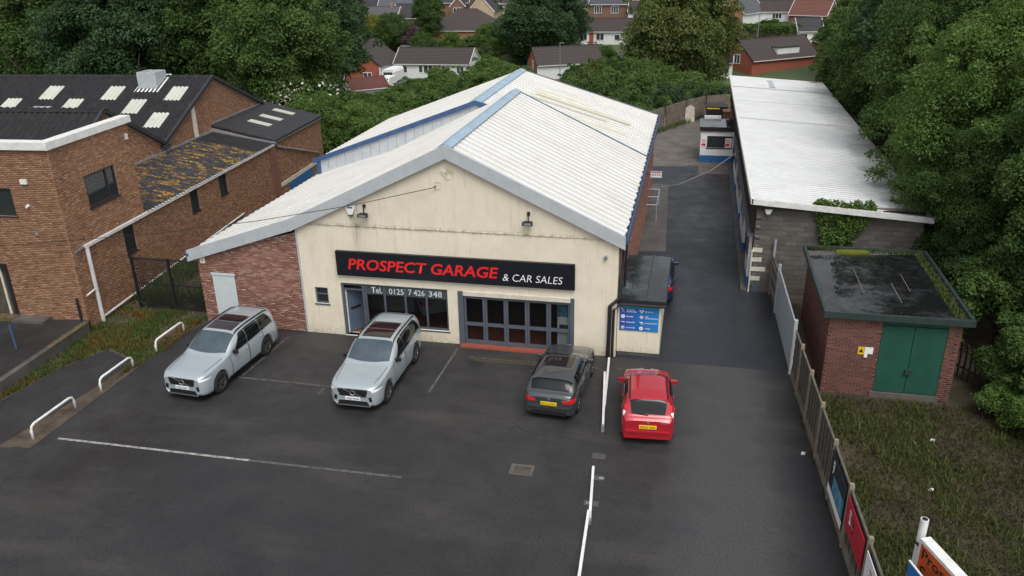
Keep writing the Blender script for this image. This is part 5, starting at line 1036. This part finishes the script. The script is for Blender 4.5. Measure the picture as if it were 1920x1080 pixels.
for (x, y) in ((-82, 178), (-78, 190), (-66, 193), (-52, 190), (-42, 188), (-33, 191), (-23, 186), (-20, 178), (-7, 192), (7, 178), (14, 176), (16, 190), (24, 182), (33, 186), (-57, 158), (-50, 160), (-24.5, 163), (-21, 154), (-17, 150)):
    w_, r_, lb = HK[hr_.randrange(4)]; house('hill_house', lb, x, y, hr_.uniform(7, 10), 6.5, 2.7, hr_.uniform(2.2, 3.0), hr_.choice([0, 0, R(-90), R(20), R(-25)]), w_, w_, r_, wins=[(-2.8, .9, 1.4, 1.3, 1), (1.2, .9, 1.4, 1.3, 1)], gwins=[('r', 2.3, .9, 1.5, 1.4, 1)], z=tz(y), group='upper hillside houses: '+lb.split(' with')[0], chimney=hr_.choice([None, 2.0]))
house('red_gable_house', 'red brick gabled house with white side beyond the garage ridge', -6.6, 117.3, 12, 6.5, 2.6, 2.5, R(26), 'wall_white', 'wall_red', 'tile_brown', gwins=[('l', 3.2, .8, .8, 2.2, 0)], z=-7)
house('white_terrace', 'white terrace house with brown roof and dark red door panel', -2.6, 148.8, 17, 7, 2.7, 2.2, 0, 'wall_white', 'wall_white', 'tile_brown', wins=[(-6.8, .8, 1.6, 1.3, 1), (-3.4, .8, 1.7, 1.4, 1), (.4, .8, 1.2, 1.2, 0), (3.4, .8, 1.6, 1.3, 1)], panels=[(-4.8, -3.9, 0, 2.5, 'wall_red')], z=-4.7)
house('dormer_house', 'brown dormer house with two white windows under a grey roof', -5.6, 168, 9, 7, 3.2, 1.0, 0, 'wall_brown', 'wall_brown', 'tile_grey', wins=[(-3.2, 1.2, 1.7, 1.6, 2), (.6, 1.2, 1.7, 1.6, 2)], z=-1.2)
house('white_gable_house', 'white house with brown roof beside the brown dormer house', 3.8, 163, 9, 7, 2.7, 2.0, 0, 'wall_white', 'wall_white', 'tile_brown', wins=[(-3, .9, 1.8, 1.2, 1)], z=-2)
for (x, y, lab, rot) in ((-15, 172, 'dark roofed house left of the brown dormer house', 0), (-13, 182, 'brown roofed house higher up behind the dormer house', .3), (0, 184, 'long low roofed house at the top behind the dormer house', 0), (9, 186, 'white edged house at the top behind the big olive tree', 0)):
    house('hill_house', lab, x, y, 11, 8, 2.8, 2.6, rot, 'wall_cream' if x < 0 else 'wall_white', 'wall_orange', 'tile_grey' if x == -15 else 'tile_brown', wins=[(-3.5, .9, 1.4, 1.3, 1), (2, .9, 1.4, 1.3, 1)], z=tz(y))
house('red_gable_house', 'red brick gabled house with long brown roof beyond the white roof', 30.2, 127.5, 15, 8, 2.6, 3.0, R(38), 'wall_red', 'wall_red', 'tile_brown', gwins=[('l', 3.2, 1.6, 1.6, 1.6, 1)], z=-7, dormer=(-1.5, 3.5, .6, 2.2, 4.2, 'wall_white'))
house('conservatory', 'white conservatory attached before the red gabled house', 18.8, 119.5, 4.2, 4, 2.2, .8, 0, 'wall_white', 'wall_white', 'tile_dark', wins=[(-1.8, .4, 3.4, 1.5, 3)], z=-6.6)
house('orange_gable_house', 'orange brick gabled house with grey roof above the long hedge', 26.2, 164, 9, 6, 2.8, 3.2, R(60), 'wall_white', 'wall_orange', 'tile_grey', gwins=[], z=-2.2)
house('dark_roof_house', 'dark roofed house left of the orange gable above the hedge', 20.5, 170, 9, 7, 2.8, 2.6, 0, 'wall_white', 'wall_white', 'tile_dark', z=-1.2)
house('low_white_house', 'low white house with brown roof between orange and red roofed houses', 31.0, 166.5, 7.5, 6, 2.3, 2.0, 0, 'wall_white', 'wall_white', 'tile_brown', wins=[(-.8, .7, 2.0, 1.1, 2)], z=-1.8)
house('red_roof_house', 'brick house with dusty red tiled roof above the long hedge', 36.9, 161, 8, 7, 2.8, 2.7, R(-24), 'wall_brown', 'wall_brown', 'tile_red', z=-2.6)
house('white_villa', 'white house with dark roof and two windows beside the far wood', 43.2, 165, 6.5, 6, 2.8, 1.8, 0, 'wall_white', 'wall_white', 'tile_dark', wins=[(-2.2, 1.0, 1.2, 1.2, 0), (.6, 1.0, 1.9, 1.3, 2)], z=-1.9)
house('small_house', 'small dark roofed house at the end of the long hedge', 36.6, 150.5, 5, 5, 2.6, 2.2, R(10), 'wall_white', 'wall_white', 'tile_dark', wins=[(-2.0, .7, 1.5, 1.3, 1)], z=-4.6)
house('brick_outhouse', 'low red brick outhouse behind the red gabled house', 37.0, 141, 5, 6, 2.4, 1.6, R(-70), 'wall_red', 'wall_red', 'tile_dark', z=-5.4)
cv = thing('caravan', 'white caravan parked beside the white bungalow', 'caravan', (-36.3, 106.5, -6.85)); MB().prism([(-1.1, .4), (1.1, .4), (1.1, 2.0), (.85, 2.45), (-.85, 2.45), (-1.1, 2.0)], 'y', 0, 5).build('body', 'white_paint', cv); MB().box(-.8, .8, -.02, 0, 1.3, 2.0).build('window', 'house_glass', cv); MB().box(-1.0, 1.0, .5, 1.2, 0, .42).build('wheels', 'tyre', cv)
wc = thing('white_van', 'white van parked below the caravan', 'van', (-34.6, 99, -6.85)); MB().prism([(0, .35), (4.6, .35), (4.6, 2.0), (1.2, 2.05), (.5, 1.25), (0, 1.1)], 'x', -.9, .9).build('body', 'white_paint', wc); MB().prism([(.45, 1.3), (1.1, 1.95), (1.12, 1.97), (.47, 1.32)], 'x', -.75, .75).build('windscreen', 'house_glass', wc)
for y in (.9, 3.7): MB().tube([(-.92, y, .35), (.92, y, .35)], .34, 14).build('wheel', 'tyre', wc)
pv = thing('solar_panel', 'tilted grey solar panel among the far gardens', 'solar panel', (-42.5, 133, -6)); MB().beam((0, 0, 1.2), (0, 2.4, 2.4), 3.2, .1).build('panel', 'tile_grey', pv); MB().box(-1, 1, 1.9, 2.0, 0, 2.1).build('legs', 'grey_metal', pv)
for (x, y, h, lab) in ((-50.5, 130, 9, 'grey street lamp beside the far road'), (-7.6, 112, 6.5, 'grey pole beside the red gable house beyond the garage'), (25.6, 136, 8, 'grey street lamp beside the long hedge')):
    t = thing('street_lamp', lab, 'street lamp', (x, y, tz(y))); MB().tube([(0, 0, 0), (0, 0, h)], [.09, .06], 7).build('pole', 'grey_metal', t); MB().box(-.1, .7, -.1, .1, h-.05, h+.08).build('lamp_head', 'grey_metal', t)
# ================================================================ VEGETATION
def leaves(lobes, n, size, rng, up=.45, spread=.55, squash=1.0):
    lob = np.array(lobes, float); w = lob[:, 3]**2; k = rng.choice(len(lob), n, p=w/w.sum())
    d = rng.normal(size=(n, 3)); d /= np.linalg.norm(d, axis=1)[:, None]; d[:, 2] = np.where(d[:, 2] < -.35, -d[:, 2], d[:, 2])
    rad = lob[k, 3]*(1-.42*rng.random(n)**1.8)*(1+.16*rng.normal(size=n)*(rng.random(n) < .3))
    p = lob[k, :3]+d*rad[:, None]*[1, 1, squash]
    nr = d*.7+np.array([0, 0, up])+rng.normal(size=(n, 3))*spread; nr /= np.linalg.norm(nr, axis=1)[:, None]
    t = np.cross(nr, rng.normal(size=(n, 3))); t /= np.linalg.norm(t, axis=1)[:, None]; b = np.cross(nr, t)
    s = size*(.6+.8*rng.random(n))[:, None]
    bend = nr*s*.12
    V = np.stack([p-t*s*.5, p+b*s*.30+bend, p+t*s*.55, p-b*s*.30+bend], 1).reshape(-1, 3); Q = np.arange(4*n).reshape(n, 4)
    lr = rng.random(len(lob)); rnd = np.clip(.5*rng.random(n)+.5*lr[k], 0, 1)
    return V, Q, rnd
def crown_lobes(rx, ry, rz, zc, K, rl, rng, low=-.75):
    out = []
    while len(out) < K:
        d = rng.normal(size=3); d /= np.linalg.norm(d)
        if d[2] < low: continue
        q = .35+.62*rng.random()**.6; out.append((d[0]*rx*q, d[1]*ry*q, zc+d[2]*rz*q, rl*(.6+.7*rng.random())))
    for _ in range(K//2):
        d = rng.normal(size=3); d /= np.linalg.norm(d); d[2] = abs(d[2]) if d[2] < -.5 else d[2]; q = .98+.22*rng.random(); out.append((d[0]*rx*q, d[1]*ry*q, zc+d[2]*rz*q, rl*(.25+.25*rng.random())))
    return out
CR = {}
def crown_mesh(key, mat, rx, ry, rz, zc, K, rl, n, size, seed, low=-.75):
    k = key
    if k not in CR:
        rng = np.random.default_rng(seed); V, Q, r_ = leaves(crown_lobes(rx, ry, rz, zc, K, rl, rng, low), n, size, rng)
        CR[k] = np_mesh('crown', V, Q, mat, r_)
    return CR[k]
def trunk_mesh(key, h, r0, seed):
    k = ('trunk', key)
    if k not in CR:
        rnd = random.Random(seed); mb = MB(); p = [(0, 0, -1.2)]; 
        for i in range(1, 6): p.append((p[-1][0]+rnd.uniform(-.15, .15), p[-1][1]+rnd.uniform(-.15, .15), h*i/5))
        mb.tube(p, [r0*(1-.13*i) for i in range(6)], 9)
        for i in range(9):
            b = p[2+i % 3]; a = rnd.uniform(0, 6.28); l = h*rnd.uniform(.45, .8); q = [(b[0]+math.cos(a)*l*t, b[1]+math.sin(a)*l*t, b[2]+l*(.25*t+.6*t*t)) for t in (0, .35, .7, 1)]; mb.tube(q, [r0*.5, r0*.36, r0*.22, r0*.08], 6)
        CR[k] = mb.mesh('trunk', 'trunk', smooth=True)
    return CR[k]
# crown library: height about 2*rz; unit trees scaled per copy
LIB = {
 'broad': dict(rx=5.0, ry=5.0, rz=5.2, zc=7.2, K=130, rl=1.3, n=95000, size=.20, low=-.8),
 'tall': dict(rx=4.2, ry=4.2, rz=7.0, zc=9.0, K=140, rl=1.3, n=100000, size=.20, low=-.9),
 'near': dict(rx=5.0, ry=5.0, rz=4.8, zc=6.6, K=170, rl=1.0, n=190000, size=.125, low=-.8),
 'round': dict(rx=5.0, ry=5.0, rz=4.6, zc=4.9, K=130, rl=1.25, n=95000, size=.205, low=-1),
 'bush': dict(rx=2.5, ry=2.5, rz=2.1, zc=1.75, K=62, rl=.62, n=42000, size=.135, low=-.5),
 'shrub': dict(rx=1.0, ry=1.0, rz=.9, zc=.75, K=24, rl=.42, n=9000, size=.11, low=-.4)}
SEED = {'round': 16, 'broad': 11, 'tall': 12, 'near': 13, 'bush': 14, 'shrub': 15}
def tree(kind, mat, x, y, s, label, group=None, rot=None, sz=None, z=None, name='tree', cat='tree', sy=None):
    d = LIB[kind]; T = thing(name, label, cat, (x, y, tz(y) if z is None else z), random.uniform(0, 6.28) if rot is None else rot, group); T.scale = (s, s if sy is None else sy, s if sz is None else sz)
    co = link('crown', crown_mesh(kind, mat, d['rx'], d['ry'], d['rz'], d['zc'], d['K'], d['rl'], d['n'], d['size'], SEED[kind], d['low']), T); co.material_slots[0].link = 'OBJECT'; co.material_slots[0].material = MATS[mat]
    h = d['zc']*(.9 if kind in ('broad', 'tall', 'near') else .7); link('trunk', trunk_mesh(kind, h, .32 if kind in ('broad', 'tall', 'near') else .08, 3), T); return T
gL = 'tall trees behind the brick factory'
for (x, y, s, k, m, sz) in ((-21, 40, 1.05, 'broad', 'leaf_mid', 1.1), (-29, 43, 1.2, 'tall', 'leaf_mid', 1.05), (-37, 40, 1.15, 'broad', 'leaf_dark', 1.25), (-45, 42, 1.2, 'tall', 'leaf_mid', 1.1), (-54, 44, 1.3, 'broad', 'leaf_mid', 1.2), (-25, 52, 1.3, 'tall', 'leaf_dark', 1.15), (-35, 54, 1.4, 'broad', 'leaf_mid', 1.3), (-46, 56, 1.5, 'tall', 'leaf_dark', 1.2), (-58, 56, 1.5, 'broad', 'leaf_mid', 1.4), (-68, 50, 1.5, 'tall', 'leaf_mid', 1.2), (-33, 70, 1.6, 'broad', 'leaf_dark', 1.4), (-48, 74, 1.7, 'broad', 'leaf_mid', 1.5), (-64, 72, 1.7, 'tall', 'leaf_dark', 1.3), (-80, 66, 1.7, 'broad', 'leaf_mid', 1.5)):
    lab = {'leaf_mid': 'tall mid green tree in the dense row behind the brick factory', 'leaf_dark': 'tall dark green tree in the dense row behind the brick factory'}[m]
    tree(k, m, x, y, s, lab, gL+(', mid green' if m == 'leaf_mid' else ', dark green'), sz=sz)
gB = 'green bushes between factory and far houses'
BH = dict((((-13.2, 30), 1.21), ((-10.5, 33), 1), ((-16.5, 33.5), 1.16), ((-14, 37.5), 1.1), ((-9.5, 38), 1.1), ((-19, 40), 1.1), ((-14.5, 44), 0.9), ((-9, 44), 1.3), ((-20.5, 47), 1.1), ((-7.5, 30), 0.95), ((-14.5, 52), 1.1), ((-22, 56), 1), ((-8, 52), 1.5), ((-17.5, 62), 1.1), ((-25.5, 66), 0.75)))
for (x, y, s, m) in ((-13.2, 30, 1.0, 'leaf_bright'), (-10.5, 33, 1.0, 'leaf_bright'), (-16.5, 33.5, 1.3, 'leaf_mid'), (-14, 37.5, 1.35, 'leaf_bright'), (-9.5, 38, 1.15, 'leaf_bright'), (-19, 40, 1.5, 'leaf_mid'), (-14.5, 44, 1.5, 'leaf_mid'), (-9, 44, 1.4, 'leaf_mid'), (-20.5, 47, 1.7, 'leaf_mid'), (-7.5, 30, .9, 'leaf_bright'), (-14.5, 52, 1.7, 'leaf_bright'), (-22, 56, 1.8, 'leaf_bright'), (-8, 52, 1.5, 'leaf_mid'), (-17.5, 62, 1.9, 'leaf_mid'), (-25.5, 66, 1.9, 'leaf_mid')):
    lab = 'bright green bush on the slope behind the garage' if m == 'leaf_bright' else 'mid green bush on the slope behind the garage'
    tree('bush', m, x, y, s, lab, gB+(', bright' if m == 'leaf_bright' else ', mid green'), name='bush', cat='bush', sz=BH[(x, y)])
gC = 'leafy trees just beyond the garage roof'
for (x, y, s, sz) in ((-24.5, 84, .6, .29), (-20.5, 89, .75, .39), (-16, 95, .8, .46), (-12.3, 99, .6, .34), (-18.5, 79, .65, .38), (-12, 86, .7, .45)):
    tree('bush', 'leaf_bright', x, y, s*2.1, 'bright green leafy tree between garage ridge and white bungalow', gC, sz=sz*3.16)
tree('bush', 'leaf_bright', -15.6, 33.8, 1.2, 'bush dotted with white blossom beside the brick factory corner', name='blossom_bush', cat='bush')
rng = np.random.default_rng(5); V, Q, r_ = leaves(crown_lobes(2.9, 2.9, 2.4, 2.4, 30, .9, rng), 420, .22, rng); bo = bpy.data.objects['blossom_bush']; link('blossom', np_mesh('blossom', V, Q, 'blossom', r_), bo)
tree('round', 'leaf_dark', -13.8, 129.5, 1.55, 'big round dark green tree among the far houses', sz=1.62, name='round_tree')
tree('round', 'leaf_olive', 12.4, 92, 1.40, 'large olive green tree behind the yard wall', sz=2.0, name='olive_tree')
tree('round', 'leaf_olive', 9.0, 95, .9, 'low olive green side growth of the large olive tree', sz=.95, name='olive_tree')
DH = dict((((1, 96), 0.47), ((5.5, 92), 0.52), ((-3, 99), 0.37), ((9, 80), 0.53), ((12.5, 70), 0.49), ((7, 72), 0.58), ((15.8, 62), 0.45), ((10.6, 58), 0.55), ((13.6, 52.5), 0.45), ((17.2, 55), 0.42), ((10, 46.5), 1.3), ((5, 58), 0.58)))
gD = 'dense green bushes behind the yard wall'
for (x, y, s, m, k) in ((1.0, 96, .62, 'leaf_olive', 'broad'), (5.5, 92, .72, 'leaf_mid', 'broad'), (-3.0, 99, .5, 'leaf_mid', 'broad'), (9.0, 80, .75, 'leaf_mid', 'broad'), (12.5, 70, .8, 'leaf_bright', 'broad'), (7.0, 72, .65, 'leaf_mid', 'broad'), (15.8, 62, .62, 'leaf_bright', 'broad'), (10.6, 58, .6, 'leaf_mid', 'broad'), (13.6, 52.5, .5, 'leaf_dark', 'broad'), (17.2, 55, .52, 'leaf_dark', 'broad'), (10.0, 46.5, 1.3, 'leaf_mid', 'bush'), (5.0, 58, .6, 'leaf_mid', 'broad')):
    lab = {'leaf_olive': 'olive green leafy mound behind the garage roof end', 'leaf_mid': 'mid green leafy mound behind the yard wall', 'leaf_bright': 'bright green leafy mound behind the yard wall', 'leaf_dark': 'dark green leafy mound just behind the yard wall'}[m]
    big = k == 'broad'; tree('bush', m, x, y, s*(2.3 if big else 1), lab, gD+' '+m[5:], name='leafy_mound', cat='bush', sz=DH[(x, y)]*(3.1 if big else 1))
gR = 'trees crowding beside the white workshop roof'
for (x, y, s, m, k, sz) in ((29.0, 19, 1.0, 'leaf_mid', 'near', 1.2), (31.2, 28, 1.15, 'leaf_dark', 'broad', 1.3), (30.2, 36, 1.0, 'leaf_mid', 'broad', 1.05), (30, 45, .95, 'leaf_mid', 'broad', .95), (36, 30, 1.5, 'leaf_dark', 'tall', 1.15), (37, 41, 1.4, 'leaf_mid', 'broad', 1.35), (35, 52, 1.3, 'leaf_dark', 'broad', 1.2), (33, 62, 1.1, 'leaf_mid', 'broad', 1.0), (41, 56, 1.6, 'leaf_mid', 'tall', 1.1), (42, 72, 1.7, 'leaf_dark', 'broad', 1.5), (37, 80, 1.4, 'leaf_mid', 'broad', 1.15), (50, 66, 1.8, 'leaf_mid', 'broad', 1.6), (48, 46, 1.7, 'leaf_mid', 'tall', 1.2), (40, 98, 1.5, 'leaf_mid', 'broad', 1.1), (52, 96, 1.9, 'leaf_dark', 'broad', 1.5), (45, 118, 1.6, 'leaf_mid', 'broad', 1.3), (44, 22, 1.4, 'leaf_dark', 'tall', 1.2)):
    lab = 'mid green tree in the dense wood beside the white workshop roof' if m == 'leaf_mid' else 'dark green tree in the dense wood beside the white workshop roof'
    tree(k, m, x, y, s, lab, gR+(', mid green' if m == 'leaf_mid' else ', dark green'), sz=sz)
tree('near', 'leaf_bright', 28.4, 10.8, 1.0, 'light green tree overhanging the workshop roof above the substation', sz=1.0, rot=1.0, name='overhanging_tree')
tree('near', 'leaf_mid', 30.6, 3.2, .9, 'mid green tree standing right of the substation', sz=1.0, rot=2.0, name='overhanging_tree')
tree('near', 'leaf_mid', 26.9, 7.9, .62, 'low leafy tree at the workshop corner behind the substation', sz=.66, rot=3.0, name='overhanging_tree')
tree('near', 'leaf_mid', 34, 13, 1.2, 'taller green tree behind the light green overhanging tree', sz=1.35, rot=4.0, name='overhanging_tree')
gS = 'undergrowth right of the substation'
for (x, y, s, m) in ((27.0, 3.5, 1.0, 'leaf_mid'), (27.0, -.8, .75, 'leaf_mid'), (28.6, -3.2, .9, 'leaf_mid'), (27.9, -5.4, .72, 'leaf_bright'), (26.9, 6.0, .9, 'leaf_dark'), (30.5, -1, 1.3, 'leaf_dark'), (29.8, -6.5, 1.1, 'leaf_mid'), (28.2, -8.2, .7, 'leaf_mid'), (31, -10, 1.2, 'leaf_dark')):
    tree('bush', m, x, y, s, {'leaf_mid': 'mid green undergrowth bush right of the substation', 'leaf_bright': 'bright green undergrowth bush right of the substation', 'leaf_dark': 'dark green undergrowth bush right of the substation'}[m], gS+' '+m[5:], name='bush', cat='bush')
for (x, y, s) in ((22.3, -13.8, .6), (23.2, -13.0, .45), (25.9, -3.2, .7), (25.4, -2.0, .6)): tree('shrub', 'leaf_bright', x, y, s, 'low leafy shrub on the edge of the grass plot', 'low shrubs on the grass plot', name='shrub', cat='shrub')
# gardens and far wood
gG = 'garden trees among the far houses'
for (x, y, s, m, k) in ((-54, 134, .75, 'leaf_mid', 'round'), (-60, 140, .9, 'leaf_dark', 'round'), (-47.5, 141, .75, 'leaf_mid', 'round'), (-39, 134, .5, 'leaf_mid', 'round'), (-33, 134, .5, 'leaf_bright', 'round'), (-26, 138, .6, 'leaf_bright', 'round'), (-63, 152, .9, 'leaf_mid', 'round'), (-40.5, 143.5, .72, 'leaf_mid', 'tall'), (-22, 141, .55, 'leaf_mid', 'round'), (-19, 132, .45, 'leaf_mid', 'round'), (-58, 126, .6, 'leaf_mid', 'round'), (-24, 128, .42, 'leaf_mid', 'round'), (20, 138, .7, 'leaf_olive', 'round'), (6, 142, .45, 'leaf_mid', 'round'), (-12, 160, .5, 'leaf_mid', 'round')):
    tree(k, m, x, y, s, {'leaf_mid': 'mid green garden tree among the far houses', 'leaf_dark': 'dark green garden tree above the far road', 'leaf_bright': 'bright green garden shrubbery among the far houses', 'leaf_olive': 'olive garden tree among the far houses'}[m], gG+' '+m[5:])
tree('round', 'leaf_yellow', -52.5, 142.5, .62, 'bright yellow green shrub below the grey roofed house', sz=.7, name='yellow_shrub', cat='shrub')
tree('round', 'leaf_purple', -43.8, 140.2, .5, 'dusky purple leaved shrub beside the hipped roof house', sz=.5, name='purple_shrub', cat='shrub')
rs_ = random.Random(77)
for k in range(46):
    x, y = rs_.uniform(-62, 46), rs_.choice([rs_.uniform(124, 146), rs_.uniform(156, 162), rs_.uniform(124, 134)])
    if 15 < x < 41 and y < 149: continue
    m = rs_.choice(['leaf_mid', 'leaf_bright', 'leaf_dark', 'leaf_mid']); s_ = rs_.uniform(.6, 1.15)
    tree('bush', m, x, y, s_, {'leaf_mid': 'small mid green garden bush among the far houses', 'leaf_bright': 'small bright green garden bush among the far houses', 'leaf_dark': 'small dark garden bush among the far houses'}[m], 'small garden bushes '+m[5:], sz=s_*rs_.uniform(.6, .9), name='garden_bush', cat='bush')
rng = np.random.default_rng(9); H = thing('long_hedge', 'long clipped green hedge below the far houses', 'hedge', (23.5, 151.2, -4.5))
lob = [(x, rng.uniform(-.3, .8), z, .8) for x in np.arange(0, 11.5, .55) for z in (.6, 1.4, 2.2, 2.9)]; V, Q, r_ = leaves(lob, 15000, .28, rng); link('foliage', np_mesh('foliage', V, Q, 'leaf_bright', r_), H); MB().box(0, 11, -.3, .8, -1, 2.6).build('core', 'trunk', H)
fw_ = []; rng = np.random.default_rng(21)
for _ in range(230): y = rng.uniform(196, 250); x = rng.uniform(-150, 130); fw_.append((x, y, tz(y)+rng.uniform(2, 9), rng.uniform(2.5, 4.5)))
V, Q, r_ = leaves(fw_, 60000, .9, rng); tag(stuff(link('far_wood', np_mesh('far_wood', V, Q, 'leaf_dark', r_))), 'far off dark wood along the hilltop', 'wood')
# ivy on the block wall
iv = thing('ivy', 'green ivy hanging over the grey block wall', 'ivy', (21.3, 7.42, 0)); rng = np.random.default_rng(31); lob = []
for _ in range(260):
    z = rng.uniform(2.5, 4.35); wl = np.interp(z, [2.4, 3.9, 4.4], [.5, 1.15, 1.3]); x = rng.uniform(-wl, wl)+.18*(z-2.4)/2; lob.append((x+.1, rng.uniform(-.12, .02), z, .16))
V, Q, r_ = leaves(lob, 9000, .11, rng, up=.2); link('foliage', np_mesh('foliage', V, Q, 'leaf_bright', r_), iv)
mb = MB()
for k in range(6): mb.tube([(.3-.1*k, .0, 2.2), (.2-.2*k+.4, -.02, 3.2), (.9-.35*k, .0, 4.2)], .02, 5)
mb.build('stems', 'trunk', iv)
# grass, weeds: one object each
def blades(region, n, h, w, rng, keepf=None):
    x0, x1, y0, y1 = region; p = np.stack([rng.uniform(x0, x1, n), rng.uniform(y0, y1, n)], 1)
    if keepf is not None: p = p[keepf(p[:, 0], p[:, 1])]
    n = len(p); a = rng.uniform(0, 6.28, n); hh = h*(.4+rng.random(n)); ln = rng.normal(0, .5, (n, 2))*hh[:, None]; ww = w*(.6+.8*rng.random(n)); c, s = np.cos(a)*ww/2, np.sin(a)*ww/2; z = np.zeros(n)
    V = np.stack([np.stack([p[:, 0]-c, p[:, 1]-s, z], 1), np.stack([p[:, 0]+c, p[:, 1]+s, z], 1), np.stack([p[:, 0]+ln[:, 0]+c*.3, p[:, 1]+ln[:, 1]+s*.3, hh], 1), np.stack([p[:, 0]+ln[:, 0]-c*.3, p[:, 1]+ln[:, 1]-s*.3, hh], 1)], 1).reshape(-1, 3)
    return V, np.arange(4*n).reshape(n, 4), rng.random(n)
from mathutils import noise as mnoise
def patchy(f, thr): return lambda X, Y: np.array([mnoise.noise(Vector((x*f, y*f, 3.3)))+random.uniform(-.25, .25) > thr for x, y in zip(X, Y)])
def inpoly(poly):
    P_ = np.array(poly)
    def f(X, Y):
        r_ = np.zeros(len(X), bool)
        for i in range(len(P_)):
            (x1, y1), (x2, y2) = P_[i], P_[i-1]; m = ((y1 > Y) != (y2 > Y)) & (X < (x2-x1)*(Y-y1)/(y2-y1+1e-9)+x1); r_ ^= m
        return r_
    return f
def both(a, b): return lambda X, Y: a(X, Y) & b(X, Y)
def put_grass(name, lab, cat, mat, region, n, h, w, keepf, seed):
    rng = np.random.default_rng(seed); V, Q, r_ = blades(region, n, h, w, rng, keepf); tag(stuff(link(name, np_mesh(name, V, Q, mat, r_))), lab, cat)
verge_poly = [(-9.3, -1.3), (-9.4, .9), (-4.9, .9), (-5.0, -2.9), (-5.3, -5.2), (-5.75, -3.6), (-7.2, -2.9), (-8.0, -4.4), (-8.5, -7.2), (-8.55, -9), (-8.85, -7)]
put_grass('weeds', 'green weeds and grass in front of the black mesh gate', 'weeds', 'grass_green', (-9.5, -4.8, -9, 1.0), 30000, .13, .03, both(inpoly(verge_poly), patchy(.8, -.3)), 41)
put_grass('red_weeds', 'rusty red weeds along the low dark retaining wall', 'weeds', 'weed_red', (-9.5, -4.8, -9.5, .6), 16000, .11, .035, both(inpoly(verge_poly), lambda X, Y: (np.array([mnoise.noise(Vector((x*.7, y*.7, 8.1))) for x, y in zip(X, Y)])+.055*(-3-Y) > .08)), 42)
put_grass('path_weeds', 'overgrown weeds behind the black mesh gate', 'weeds', 'grass_green', (-9.6, -4.9, 1.2, 9), 9000, .4, .05, patchy(.7, -.1), 43)
plot = inpoly([(19.75, -1.6), (26.6, -1.6), (32, -6), (32, -24), (20.5, -24)])
put_grass('long_grass', 'patchy green grass over the plot behind the fence', 'grass', 'grass_green', (19.7, 32, -20, -1.6), 60000, .16, .03, both(plot, patchy(.55, .0)), 44)
put_grass('dry_grass', 'brownish dry grass over the plot behind the fence', 'grass', 'grass_dry', (19.7, 32, -20, -1.6), 60000, .11, .03, both(plot, patchy(.5, -.6)), 45)
put_grass('roof_moss', 'green moss growing along the substation roof edge', 'moss', 'grass_green', (19.95, 24.2, -1.3, 4.95), 14000, .07, .04, lambda X, Y: (X > 23.85) | (Y > 4.72), 46); bpy.data.objects['roof_moss'].location.z = 3.12
put_grass('fence_weeds', 'small weeds at the foot of the panel fence', 'weeds', 'grass_dry', (18.98, 19.5, -9, -3), 900, .1, .03, lambda X, Y: (X > 19.12-.048*Y-.16) & (X < 19.12-.048*Y) & (np.sin(Y*3.1) > .3), 47)
put_grass('wall_weeds', 'grass tufts along the back yard wall', 'weeds', 'grass_green', (10.8, 16.5, 37, 48), 6000, .3, .05, lambda X, Y: np.abs((Y-39.2)-(X-10.9)*2.0+.8) < .7, 48)
mb = MB(); finish_texts()
